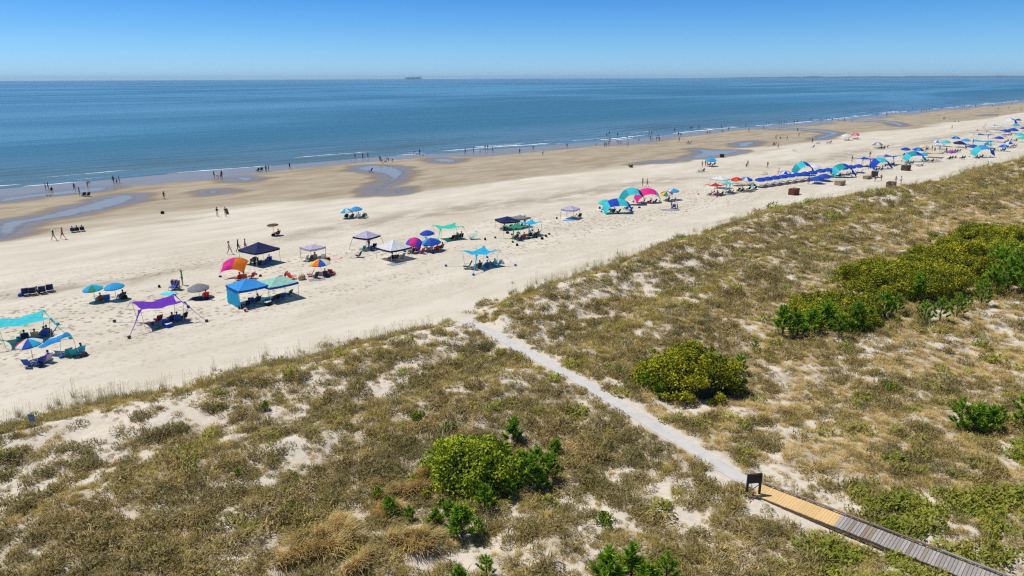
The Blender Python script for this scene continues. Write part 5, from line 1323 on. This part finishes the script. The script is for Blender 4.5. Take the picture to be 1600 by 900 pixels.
# --- navy, green and cyan group
popup((793, 357), 'navy', 'low navy canopy beyond the green and cyan cloths', half=1.45, eave=1.35, yaw=-.3, peak=.55); popup((812, 354), 'grey', 'flat grey canopy behind the green and cyan cloths', half=1.2, eave=1.5, yaw=.0, peak=.12)
W = 'under the low navy canopy'
seated((786, 360), 'black', W, 'black', 'black'); chair((795, 358), 'darkgrey', W); seated((803, 357), 'navy', 'under the flat grey canopy', 'navy', 'black'); chair((812, 355), 'black', 'under the flat grey canopy'); person((820, 353), 'person in a long blue shirt standing by the grey canopy', 'stand', 'royal', 'blue', face=100)
stretch((806, 372), 'green', 'dark green stretch canopy adjoining a cyan one', half=1.5, h=1.85, yaw=0.71, reach=1.5, anchor='black'); stretch((829, 367), 'cyan', 'cyan stretch canopy adjoining the dark green one', half=1.3, h=1.95, yaw=0.74, reach=1.6, anchor='black')
W = 'under the dark green canopy'
seated((805, 374), 'darkgrey', W, 'black', 'navy'); seated((817, 373), 'red', W, 'red', 'black'); chair((811, 376), 'navy', W); W = 'under the cyan canopy beside the green one'
seated((826, 371), 'navy', W, 'navy', 'black'); seated((838, 369), 'brown', W, 'rust', 'navy'); chair((832, 371), 'black', W)
for x, y, w in ((758, 375, 'towards the sea green canopy'), (847, 374, 'past the cyan canopy'), (808, 384, 'before the dark green canopy'), (853, 370, 'beyond its twin past the cyan canopy'), (793, 365, 'behind the dark green canopy'), (829, 349, 'behind the person in long blue')): bag((x, y), 'black', 'small black bag lying ' + w, .8)
stretch((751, 416), 'cyan', 'cyan stretch canopy closest to the dune grass', half=1.7, h=2.0, yaw=0.71, reach=1.9, anchor='blue', sag=.45)
W = 'under the canopy closest to the dunes'
chair((729, 420), 'black', W, yaw=1.0, s=1.2); seated((747, 419), 'darkgrey', W, 'black', 'navy'); seated((760, 418), 'blue', W, 'teal', 'navy'); seated((770, 416), 'cyan', W, 'skin', 'red'); chair((738, 421), 'grey', W); chair((778, 415), 'skyblue', W); bag((784, 412), 'white', 'white bag past the canopy closest to the dunes')
popup((891, 341), 'lilac', 'lone small lilac canopy midway along the beach', half=1.15, eave=1.6, yaw=.3, peak=.5, slant=.1, leg=M_DPOLE); chair((896, 341), 'green', 'under the lone small lilac canopy', yaw=.8); chair((905, 340), 'darkgrey', 'under the lone small lilac canopy', yaw=-.5); towel((890, 344), 'skyblue', 'sky blue towel at the lone small lilac canopy', 1.0, 2.0, 1.3); bag((870, 342), 'black', 'tiny black bag before the lone lilac canopy', .7)
# --- arch shade cluster
archshade((963, 331), ['aqua', 'royal', 'aqua', 'royal'], 'wide aqua and blue wind shade, low front one of the cluster', span=5.2, apex=2.3, length=2.1, yaw=.12, sd_=1); archshade((986, 318), ['teal', 'aqua', 'navy'], 'tall teal and navy wind shade at the back of the cluster', span=4.8, apex=2.9, length=2.1, yaw=.12, sd_=2)
archshade((1010, 315), ['pink', 'pink', 'pink', 'aqua'], 'bright pink wind shade with an aqua edge', span=5.0, apex=2.5, length=2.0, yaw=.12, sd_=3); umbrella((945, 327), ['aqua'], 'aqua umbrella beside the aqua and blue wind shade', r=1.2, h=1.7)
W = 'under the aqua and blue wind shade'
seated((957, 333), 'black', W, 'black', 'navy'); chair((965, 333), 'navy', W); seated((978, 328), 'blue', W, 'navy', 'black'); chair((984, 330), 'royal', W); W = 'under the pink wind shade'
chair((1003, 318), 'red', W); seated((1014, 318), 'darkgrey', W, 'black', 'black'); chair((1022, 317), 'black', W); bag((999, 325), 'black', 'black bag between the two bright wind shades', .7); bag((937, 326), 'black', 'black bag beside the aqua umbrella', .8)
umbrella((1041, 313), ['red', 'yellow', 'green', 'white'], 'red, yellow and green umbrella past the pink shade', r=1.15, h=1.75, tilt=14); umbrella((1051, 312), ['skyblue', 'white', 'skyblue', 'cyan'], 'sky blue umbrella touching the red and yellow one', r=1.15, h=2.1, tilt=4)
seated((1042, 315), 'black', 'under the red and yellow umbrella', 'black', 'navy'); chair((1051, 315), 'darkgrey', 'under the sky blue umbrella past the pink shade'); person((1049, 326), 'person in black standing with gear before the sky blue umbrella', 'carry', 'black', 'black', face=180); wagon((1053, 326), 'blue', 'blue wagon beside the person in black'); boogie((1059, 327), 'grey', 'grey bodyboard standing in the sand by the blue wagon', lean=1.35); towel((1047, 328), 'grey', 'grey mat under the blue wagon', 1.6, 3.0, .8)
person((1004, 291), 'person carrying boards across the open beach, first of a pair', 'carry', 'black', 'navy', face=10); person((1011, 292), 'person walking beside the one carrying boards', 'walk', 'skin', 'red', face=10)
# --- red, aqua and cream group
popup((1124, 294), 'white', 'white popup canopy on thin poles beyond the red one', half=1.5, eave=2.0, yaw=.1, peak=.5); stretch((1118, 304), 'red', 'red stretch canopy beside the aqua one', half=1.6, h=2.0, yaw=0.67, reach=1.6, anchor='red'); stretch((1137, 301), 'aqua', 'aqua stretch canopy against the red one', half=1.5, h=2.0, yaw=0.72, reach=1.5, anchor='aqua')
W = 'under the red stretch canopy'
seated((1109, 306), 'darkgrey', W, 'grey', 'black'); seated((1118, 306), 'black', W, 'rust', 'black'); chair((1126, 305), 'navy', W); W = 'under the aqua canopy by the red one'
seated((1137, 303), 'navy', W, 'black', 'black'); chair((1142, 302), 'black', W)
umbrella((1150, 290), ['coral', 'red'], 'orange red umbrella behind the cream canopy', r=1.25, h=1.8); umbrella((1165, 289), ['royal', 'skyblue', 'white', 'royal'], 'patterned blue umbrella behind the cream canopy', r=1.4, h=1.7)
popup((1160, 298), 'cream', 'cream popup canopy past the aqua and red ones', half=1.6, eave=1.7, yaw=.1, peak=.35); W = 'under the cream popup canopy'
for x, y, c in ((1153, 299, 'black'), (1163, 300, 'cream'), (1169, 297, 'navy')): chair((x, y), c, W)
seated((1158, 300), 'darkgrey', W, 'brown', 'black'); umbrella((1175, 296), ['seagreen', 'navy'], 'small green and navy umbrella next to the cream canopy', r=.8, h=1.3); chair((1179, 296), 'black', 'by the small green and navy umbrella')
# --- out on the flat
umbrella((1110, 260), ['skyblue', 'cyan'], 'sky blue umbrella near the wide tide pool', r=1.5, h=2.2); W = 'under the umbrella near the wide tide pool'
seated((1108, 259), 'black', W, 'black', 'black'); chair((1115, 258), 'darkgrey', W); chair((1111, 261), 'coral', W); person((1097, 261), 'red clad bather standing by the umbrella near the tide pool', 'hips', 'skin', 'red', face=30, skin=3); person((1102, 260), 'red clad bather at the umbrella near the tide pool, middle', 'stand', 'rust', 'red', face=200, skin=3); person((1105, 260), 'child by the umbrella near the tide pool', 'stand', 'skin', 'coral', face=90, s=.75)
slat_box((1128, 246), 'dark bin by the wide tide pool', .9, .9, .9, ('black',)); chair((1092, 268), 'darkgrey', 'in the pair on the flat before the umbrella', yaw=.5); chair((1098, 268), 'black', 'in the pair on the flat before the umbrella', yaw=-.3); towel((1094, 269), 'grey', 'grey mat with two dark chairs on the flat', 1.2, 2, 1.2)
person((984, 262), 'person in black seated on the brown flat', 'sit', 'black', 'black', face=40); chair((984, 262), 'black', 'on the brown flat'); person((988, 262), 'person in red crouching on the brown flat', 'ground', 'red', 'red', face=120); 
for x, y, c, w in ((1168, 261, 'olive', 'adult with a child on the open flat'), (1199, 263, 'rust', 'walker in red brown on the open flat'), (1331, 253, 'rust', 'walker in rust beyond the blue umbrella row'), (1359, 246, 'black', 'dark walker beyond the blue shades')): person((x, y), w, 'walk', c, c, face=200)
person((1166, 262), 'child beside an adult on the open flat', 'stand', 'black', 'navy', s=.65)
# --- hired umbrellas in rows
row = [(1187 + k * 11.6, 292 - k * 1.7) for k in range(8)]
for x, y in row: umbrella((x, y), ['royal'], 'bright blue hire umbrella in the first long row', r=1.12, h=1.95, tilt=9)
for k, (x, y) in enumerate(row): lounger((x + 3, y + 1.5), 'beneath the first long row of blue umbrellas', yaw=random.uniform(-.15, .15)); lounger((x + 7, y + .5), 'beneath the first long row of blue umbrellas', yaw=random.uniform(-.15, .15), col='cream')
row = [(1281 + k * 11.8, 277.5 - k * 1.6) for k in range(6)]
for x, y in row: umbrella((x, y), ['royal'], 'bright blue hire umbrella in the second row', r=1.15, h=2.0, tilt=9); lounger((x + 4, y + 1.2), 'beneath the second row of blue umbrellas', yaw=random.uniform(-.15, .15))
umbrella((1276, 287), ['blue', 'royal'], 'blue umbrella before the rows, beside a folded one', r=1.45, h=1.6); umbrella((1288, 283), ['royal', 'blue'], 'blue umbrella before the rows, second of the front pair', r=1.45, h=1.6)
lounger((1279, 287.5), 'under the first umbrella of the front pair', yaw=.3); lounger((1291, 283.5), 'under the second umbrella of the front pair', yaw=.3)
person((1263, 288), 'attendant in blue standing by the front pair of umbrellas', 'stand', 'blue', 'royal', face=60)
archshade((1252, 273), ['teal', 'aqua', 'royal', 'royal'], 'teal and blue wind shade behind the first umbrella row', span=5.2, apex=3.0, length=2.1, yaw=.12, sd_=4); archshade((1313, 276), ['aqua', 'teal', 'royal', 'royal'], 'aqua and blue wind shade beside the second umbrella row', span=5.6, apex=3.0, length=2.1, yaw=.12, sd_=5)
W = 'under the shade beside the second umbrella row'
seated((1310, 277), 'black', W, 'navy', 'black'); chair((1318, 276), 'darkgrey', W); chair((1325, 274), 'navy', W); chair((1300, 275), 'black', W)
umbrella((1273, 268), ['white'], 'white umbrella peeping over the blue rows', r=1.3, h=1.7); umbrella((1192, 278), ['cream'], 'cream umbrella behind the first umbrella row', r=1.1, h=1.5); umbrella((1227, 276), ['royal', 'white'], 'low blue and white umbrella behind the first row', r=1.2, h=1.4); umbrella((1165, 286), ['cream'], 'pale umbrella behind the patterned blue one', r=1.0, h=1.3)
person((1216, 274), 'pale bather behind the first umbrella row', 'walk', 'white', 'tan', face=190); person((1251, 262), 'bather beyond the teal and blue shade, one of two', 'walk', 'skin', 'rust', face=0); person((1255, 262), 'second bather beyond the teal and blue shade', 'walk', 'skin', 'navy', face=0)
slat_box((1240, 304), 'rust red storage box standing alone on pale sand', 2.2, 1.2, 1.15, ('rust',), .0)
slat_box((1312, 289), 'grey storage box before the second umbrella row', 2.4, 1.3, .9, ('tan',), .0); slat_box((1355, 279), 'long low grey box by the dark bin', 3.2, 1.0, .7, ('tan',), .1); slat_box((1366, 277), 'dark square bin at the end of the long grey box', 1.4, 1.2, 1.3, ('darkgrey',), .2); slat_box((1392, 292), 'brown box with a person leaning on it', 2.2, 1.4, 1.0, ('brown',), .1); slat_box((1415, 266), 'dark brown box closer to the far crowd', 2.4, 1.4, 1.2, ('brown',), .0)
for x, y, c, w in ((1367, 284, 'tan', 'person bending by the dark bin'), (1376, 284, 'rust', 'person in rust leaning forward between boxes'), (1399, 287, 'grey', 'person behind the brown box'), (1407, 288, 'white', 'person in white walking past the brown box')): person((x, y), w, 'bend' if 'bend' in w else 'walk', c, 'navy', face=20)
# --- the far crowd
W = 'in the far crowd'
archshade((1372, 263), ['royal', 'aqua', 'royal'], 'blue and aqua shade opening towards the grey boxes', span=5.2, apex=2.7, length=2.1, yaw=.12, sd_=6); stretch((1388, 257), 'blue', 'navy blue stretch canopy in the far crowd', half=2.2, h=2.3, yaw=0.69, reach=1.6, anchor='navy'); stretch((1353, 260), 'royal', 'long bright blue canopy ending the umbrella rows', half=2.4, h=2.1, yaw=0.66, reach=1.3, anchor='blue')
archshade((1425, 252), ['aqua', 'teal', 'royal', 'skyblue'], 'aqua, teal and blue shade before the black chairs', span=6.0, apex=2.7, length=2.1, yaw=.12, sd_=7); archshade((1531, 245), ['aqua', 'skyblue', 'royal'], 'largest aqua and blue shade on the far beach', span=6.5, apex=3.3, length=2.1, yaw=.12, sd_=8); archshade((1576, 196), ['white', 'royal'], 'blue and white shade far out on the sand', span=6, apex=3.4, length=2.1, yaw=.12, sd_=9)
for x, y, c, r_, lab in ((1414, 241, ['royal'], 1.4, 'small blue umbrella first in the far crowd'), (1433, 241, ['skyblue', 'royal'], 1.6, 'sky blue umbrella second in the far crowd'), (1443, 236, ['cream'], 1.5, 'cream umbrella in the far crowd'), (1446, 240, ['blue', 'yellow'], 1.3, 'blue and yellow umbrella in the far crowd'), (1441, 250, ['cyan'], 1.3, 'cyan umbrella touching the aqua shade'), (1498, 230, ['navy'], 1.8, 'navy umbrella standing high in the far crowd'),
   (1570, 210, ['royal'], 2.0, 'bright blue umbrella far up the beach, first of two'), (1582, 208, ['royal', 'blue'], 2.0, 'bright blue umbrella far up the beach, second of two'), (1592, 216, ['aqua'], 1.7, 'aqua umbrella near the picture edge'), (1576, 230, ['royal', 'white'], 1.6, 'blue and white umbrella over dark chairs'), (1597, 222, ['seagreen'], 1.7, 'sea green umbrella at the picture edge'), (1468, 233, ['white', 'lilac'], 1.5, 'pale umbrella behind the cream canopy of the crowd'), (1485, 246, ['blue', 'pink'], 1.2, 'blue and pink umbrella in the far crowd')):
    umbrella((x, y), c, lab, r=r_, h=2.0, tilt=6)
popup((1457, 246), 'cream', 'low cream canopy in the far crowd', half=2.0, eave=1.5, yaw=.1, peak=.4); stretch((1535, 221), 'royal', 'blue patterned canopy high in the far crowd', half=2.6, h=2.5, yaw=0.69, reach=1.5, anchor='blue'); stretch((1531, 231), 'cyan', 'wide cyan canopy in the far crowd', half=3.2, h=2.3, yaw=0.69, reach=1.35, anchor='cyan'); stretch((1553, 216), 'white', 'white and aqua canopy high in the far crowd', half=2.6, h=2.6, yaw=0.69, reach=1.4); popup((1548, 206), 'white', 'pale flat canopy far up the beach', half=3.0, eave=2.3, yaw=.1, peak=.2)
for x, y, c, lab in ((1508, 226, ['skyblue'], 'sky blue umbrella just past the high navy one'), (1519, 236, ['blue'], 'dark blue umbrella before the wide cyan canopy'), (1545, 232, ['aqua', 'white'], 'aqua and white umbrella behind the largest shade'), (1560, 222, ['royal'], 'bright blue umbrella among chairs near the picture edge'), (1587, 200, ['cyan'], 'cyan umbrella far up the beach'), (1567, 236, ['skyblue', 'blue'], 'two tone blue umbrella past the largest shade'), (1477, 229, ['aqua'], 'aqua umbrella deep in the far crowd'), (1463, 228, ['skyblue', 'white'], 'sky blue and white umbrella deep in the far crowd'), (1599, 206, ['royal'], 'bright blue umbrella leaving the picture'), (1590, 192, ['blue'], 'blue umbrella highest up the beach'), (1492, 222, ['cyan', 'royal'], 'cyan and blue umbrella behind the high navy one'), (1556, 203, ['aqua'], 'aqua umbrella by the pale flat canopy')):
    umbrella((x, y), c, lab, r=1.5, h=2.0, tilt=6)
far_rng = random.Random(99)
for x, y, n, lab in ((1457, 253, 6, 'in the dark row behind the aqua shade'), (1420, 256, 3, 'under the aqua, teal and blue shade'), (1388, 260, 4, 'under the navy canopy of the far crowd'), (1371, 267, 3, 'under the shade by the grey boxes'), (1486, 248, 3, 'under the blue and pink umbrella'), (1503, 249, 2, 'alone on pale sand past the crowd'), (1560, 236, 5, 'in the loose row past the largest shade'), (1531, 247, 4, 'under the largest aqua shade'), (1490, 238, 5, 'in the thick of the far crowd'), (1518, 231, 5, 'before the wide cyan canopy'), (1578, 221, 5, 'near the picture edge'), (1580, 231, 4, 'under the blue and white umbrella'), (1545, 228, 4, 'behind the largest shade'), (1572, 213, 4, 'far up the beach'), (1437, 259, 2, 'on open sand before the aqua shade'), (1475, 240, 4, 'behind the low cream canopy'), (1412, 243, 2, 'under the small blue umbrella'), (1378, 232, 4, 'on the flat behind the crowd')):
    for k in range(n):
        p_ = (x + (k - (n - 1) / 2) * far_rng.uniform(3.2, 5), y - (k - (n - 1) / 2) * .5 + far_rng.uniform(-1, 1)); c = far_rng.choice(['black', 'navy', 'darkgrey', 'black', 'blue', 'brown'])
        if far_rng.random() < .55: seated(p_, c, lab, far_rng.choice(['black', 'navy', 'rust', 'grey', 'skin', 'blue']), far_rng.choice(['black', 'navy']))
        else: chair(p_, c, lab)
for x, y in ((1460, 236), (1468, 232), (1478, 236), (1508, 230), (1456, 233), (1520, 222), (1540, 195), (1537, 198), (1553, 197)): person((x, y + 3), 'person standing about in the far crowd', far_rng.choice(['stand', 'hips', 'walk']), far_rng.choice(['black', 'navy', 'grey', 'skin']), 'navy', face=far_rng.uniform(0, 360))
lounger((1437, 259), 'before the aqua shade of the far crowd', yaw=.4)
# --- on the tidal flat, middle and far
umbrella((1322, 219), ['white'], 'white umbrella of the pale pair on the flat', r=1.9, h=2.3); umbrella((1335, 217), ['palepink', 'coral'], 'pinkish umbrella of the pale pair on the flat', r=1.8, h=2.3); lounger((1324, 220), 'by the white umbrella on the flat', col='darkgrey'); lounger((1338, 218), 'by the pinkish umbrella on the flat', col='brown')
umbrella((1370, 231), ['white', 'grey'], 'pale umbrella over dark chairs on the flat', r=1.8, h=1.9)
for x, y, c in ((1207, 227, 'darkgrey'), (1210, 227, 'black'), (1240, 236, 'white'), (1269, 231, 'blue'), (1276, 225, 'navy'), (1279, 225, 'blue'), (1292, 224, 'black'), (1296, 224, 'navy')): chair((x, y), c, 'out on the tidal flat', s=1.25)
for x, y, ps, c, lab in ((1216, 232, 'walk', 'tan', 'tan clad walker below the leaf shaped pool'), (1219, 217, 'ground', 'black', 'dark bather sitting on the outer sand bar'), (1230, 219, 'walk', 'red', 'red clad walker on the outer sand bar'), (1248, 214, 'walk', 'black', 'dark walker before the hooked stream'), (1246, 206, 'stand', 'navy', 'navy clad bather on the bar by the hooked stream'), (1269, 224, 'stand', 'black', 'person standing over chairs at the hooked stream'), (1212, 218, 'walk', 'skin', 'slim bather on the outer sand bar'), (1474, 187, 'stand', 'black', 'dark bather on the far bar'), (1476, 187, 'stand', 'rust', 'rust clad bather on the far bar'), (1487, 202, 'walk', 'tan', 'pale walker between far bar and crowd'), (1492, 191, 'ground', 'black', 'bather sitting on the far flat'), (1498, 191, 'ground', 'black', 'second bather sitting on the far flat'), (1527, 205, 'ground', 'black', 'dark bather sitting behind the crowd')):
    person((x, y), lab, ps, c, 'navy' if c != 'red' else 'red', face=far_rng.uniform(0, 360), suit=far_rng.random() < .4)
# --- left flat
person((85, 376), 'walker in a white cap and dark top, first of the pair by the tide pool', 'walk', 'black', 'tan', face=190, hat='white'); person((99, 374), 'walker in a red hooded top beside the tide pool', 'walk', 'red', 'darkgrey', face=190)
seated((114, 363), 'navy', 'on the flat behind the two walkers', 'navy', 'black'); seated((121, 362), 'black', 'on the flat behind the two walkers', 'white', 'navy'); seated((129, 361), 'navy', 'on the flat behind the two walkers', 'rust', 'black')
person((257, 312), 'person in black walking alone on the brown flat', 'walk', 'black', 'navy', face=260); bag((254, 334), 'black', 'black pack left on the brown flat', 1.2)
person((340, 339), 'walker in black carrying white, one of two on the flat', 'carry', 'black', 'white', face=80); person((353, 339), 'walker in brown carrying a board on the flat', 'carry', 'brown', 'grey', face=80); boogie((356, 335), 'brown', 'brown bodyboard under the arm of a walker', lean=1.3)
# --- bathers along the water
rb = random.Random(123)
def bathers(zone, pts):
    for q in pts:
        x, y = q[0], q[1]; kind = q[2] if len(q) > 2 else 'stand'; c = q[3] if len(q) > 3 else rb.choice(['skin', 'skin', 'black', 'navy', 'rust', 'blue', 'skin']); sz = q[4] if len(q) > 4 else 1.0
        bt = rb.choice(['black', 'navy', 'red', 'blue', 'brown']); dress = {'skin': bt + ' swimwear'}.get(c, c)
        act = dict(stand='standing', walk='wading', hips='standing', ground='sitting', bend='stooping', sit='seated', wave='reaching up', carry='carrying things')[kind]
        person((x, y), '%s in %s %s %s' % ('child' if sz < .8 else 'bather', dress, act, zone), kind, c, bt, face=rb.uniform(0, 360), s=sz * 1.07, suit=c != 'skin' and rb.random() < .4, group='bathers along the water')
bathers('at the surf by the picture edge', [(72, 298), (76, 297), (81, 298, 'ground', 'black'), (117, 299, 'walk', 'blue'), (125, 306, 'hips', 'black'), (137, 292, 'bend', 'navy')])
chair((131, 307), 'navy', 'at the surf by the picture edge', s=1.15); chair((137, 307), 'navy', 'at the surf by the picture edge', s=1.15)
bathers('in the shallows past the surf chairs', [(178, 287, 'stand', 'black'), (183, 288, 'stand', 'skin', .7), (187, 287, 'stand', 'navy')])
bathers('at the water beside the oval pool', [(335, 279, 'stand', 'black'), (347, 278, 'stand', 'black'), (341, 279, 'bend', 'skin', .7), (345, 279, 'stand', 'rust', .65)])
chair((402, 268), 'black', 'at the edge of the surf', s=1.2); chair((408, 267), 'black', 'at the edge of the surf', s=1.2)
bathers('at the surf near two black chairs', [(416, 269, 'stand', 'rust'), (420, 268, 'stand', 'black'), (453, 265, 'walk', 'navy')])
bathers('at the mouth of the forked stream', [(555, 249, 'stand', 'black'), (567, 249, 'carry', 'black'), (575, 248, 'stand', 'navy'), (594, 253, 'stand', 'black'), (597, 255, 'bend', 'rust'), (603, 254, 'ground', 'black'), (607, 253, 'bend', 'black'), (613, 254, 'bend', 'navy', .8)])
chair((578, 269), 'violet', 'set in the forked stream', s=1.35, yaw=.5)
bathers('beyond the forked stream', [(646, 242, 'bend', 'rust'), (656, 242, 'hips', 'black'), (661, 243, 'ground', 'skin', .7)])
bathers('wading where the flat is narrow', [(727, 241, 'walk'), (740, 241, 'stand', 'black'), (750, 239, 'walk', 'white', .8), (758, 234), (762, 234, 'stand', 'rust'), (770, 238, 'walk', 'black'), (812, 241, 'stand', 'black'), (833, 234, 'bend'), (848, 244, 'walk', 'white'), (886, 231, 'bend', 'black')])
bathers('in the busy surf before the wide pool', [(945, 230, 'stand', 'rust'), (948, 229, 'stand', 'skin', .8), (951, 228, 'hips', 'red'), (953, 223, 'carry', 'black'), (965, 213), (966, 225, 'bend', 'navy'), (970, 224, 'ground', 'black'), (981, 230, 'stand', 'black'), (998, 223, 'walk', 'skin'), (980, 217, 'bend', 'black'), (932, 226, 'ground', 'coral', .8), (948, 214, 'stand', 'navy'), (952, 211, 'walk', 'black')])
bathers('in the surf off the wide pool', [(1014, 208, 'stand', 'rust'), (1018, 210, 'stand', 'black'), (1016, 220, 'hips'), (1020, 219, 'bend', 'skin', .75), (1028, 217, 'walk', 'black'), (1030, 221, 'stand', 'rust'), (1026, 219, 'stand', 'black', .8), (1054, 206, 'stand', 'black'), (1060, 213, 'stand', 'navy'), (1064, 213, 'bend', 'black'), (1061, 222, 'stand', 'black')])
chair((1073, 225), 'rust', 'at the surf off the wide pool', s=1.3); chair((1077, 225), 'black', 'at the surf off the wide pool', s=1.3)
bathers('off the leaf shaped pool', [(1078, 203, 'stand', 'rust'), (1081, 203, 'stand', 'black'), (1092, 201, 'carry', 'navy'), (1105, 208, 'ground', 'black'), (1109, 208, 'ground', 'black'), (1127, 200, 'hips', 'black'), (1133, 200, 'stand', 'rust'), (1138, 204, 'bend', 'black'), (1129, 206, 'ground', 'navy'), (1165, 199, 'stand', 'black'), (1170, 206, 'stand', 'tan'), (1193, 203, 'stand', 'navy')])
bathers('off the hooked stream', [(1197, 195, 'stand', 'black'), (1201, 195, 'bend', 'navy'), (1217, 195), (1221, 195, 'stand', 'rust'), (1225, 195, 'hips', 'red'), (1229, 194, 'stand', 'skin', .8), (1234, 194, 'stand', 'white'), (1241, 194, 'stand', 'black'), (1245, 194, 'walk', 'navy')])
bathers('off the two pale umbrellas', [(1281, 190), (1284, 190, 'stand', 'rust'), (1291, 189, 'walk'), (1300, 190, 'carry', 'blue'), (1310, 190, 'carry', 'navy'), (1319, 189, 'stand', 'black'), (1331, 190, 'ground', 'black'), (1266, 188, 'bend', 'black')])
bathers('by the mouth of the distant stream', [(1385, 181, 'carry', 'black'), (1387, 180, 'stand', 'navy'), (1390, 175, 'bend', 'black'), (1399, 177, 'ground', 'rust'), (1407, 177, 'bend', 'black'), (1419, 176, 'bend', 'navy'), (1425, 171, 'stand', 'black'), (1370, 182, 'stand', 'skin')])
bathers('in the distant surf', [(1439, 175, 'stand', 'rust'), (1443, 174, 'stand', 'red'), (1447, 174), (1452, 173, 'hips', 'black'), (1456, 173, 'walk', 'navy'), (1471, 170, 'stand', 'black'), (1492, 169, 'carry', 'navy'), (1504, 168), (1507, 168, 'stand', 'rust'), (1514, 168, 'bend', 'black')])
bathers('where the surf fades from view', [(1524, 167, 'stand', 'black'), (1550, 167, 'bend', 'black'), (1560, 171, 'ground', 'navy'), (1566, 163), (1576, 170, 'carry', 'black'), (1581, 163, 'stand', 'navy'), (1595, 174, 'carry', 'black'), (1557, 182, 'ground', 'black')])
# gulls on the wet sand
M_GULL = plain('gull_feathers', (.30, .30, .30), .8)
for k, (x, y) in enumerate(((74, 307), (79, 307))):
    g = thing('gull', at((x, y)), 1.0 + k); m = MB(); m.ball((0, 0, .22), (.09, .2, .10)); m.ball((0, .2, .36), (.055, .07, .06)); m.tube([(0, .1, .26), (0, .18, .34)], .05, 6); m.tube([(0, .25, .36), (0, .33, .345)], .018, 5, 0, .004); m.tube([(0, -.15, .24), (0, -.36, .25)], .05, 6, 0, .01)
    m.build('body', M_GULL, g, True)
    for sx_ in (-.04, .04): m = MB(); m.tube([(sx_, 0, .14), (sx_, .02, 0)], .012, 4); m.build('leg', fab('orange'), g)
    reg(g, 'gull standing in the thin film of water by the surf', 'bird', 'gulls')

# ------------------------------------------------------------------ every label picks out one thing
ORD = ['first', 'second', 'third', 'fourth', 'fifth', 'sixth', 'seventh', 'eighth', 'ninth', 'tenth', 'eleventh', 'twelfth', 'thirteenth', 'fourteenth', 'fifteenth', 'sixteenth', 'seventeenth', 'eighteenth', 'nineteenth', 'twentieth', 'twenty-first', 'twenty-second', 'twenty-third', 'twenty-fourth']
by = {}
for it in ITEMS: by.setdefault(it[1], []).append(it)
for lab, its in by.items():
    its.sort(key=lambda i: i[0].location.x)
    for k, (o, l, c, g) in enumerate(its):
        tag(o, lab if len(its) == 1 else '%s, %s up the beach' % (lab, ORD[k]), c, g)
# ------------------------------------------------------------------ sea air
hb = MB(); hb.box((0, 0, 33), (31600, 31600, 73))
mt = bpy.data.materials.new('sea_haze'); mt.use_nodes = True; ntr = mt.node_tree; ntr.nodes.clear()
o = ntr.nodes.new('ShaderNodeOutputMaterial'); v = ntr.nodes.new('ShaderNodeVolumePrincipled')
v.inputs['Color'].default_value = (.60, .84, 1.0, 1); v.inputs['Density'].default_value = 5e-5
ntr.links.new(v.outputs[0], o.inputs['Volume'])
haze = hb.build('haze', mt); tag(haze, 'thin pale haze over the sea', kind='stuff')
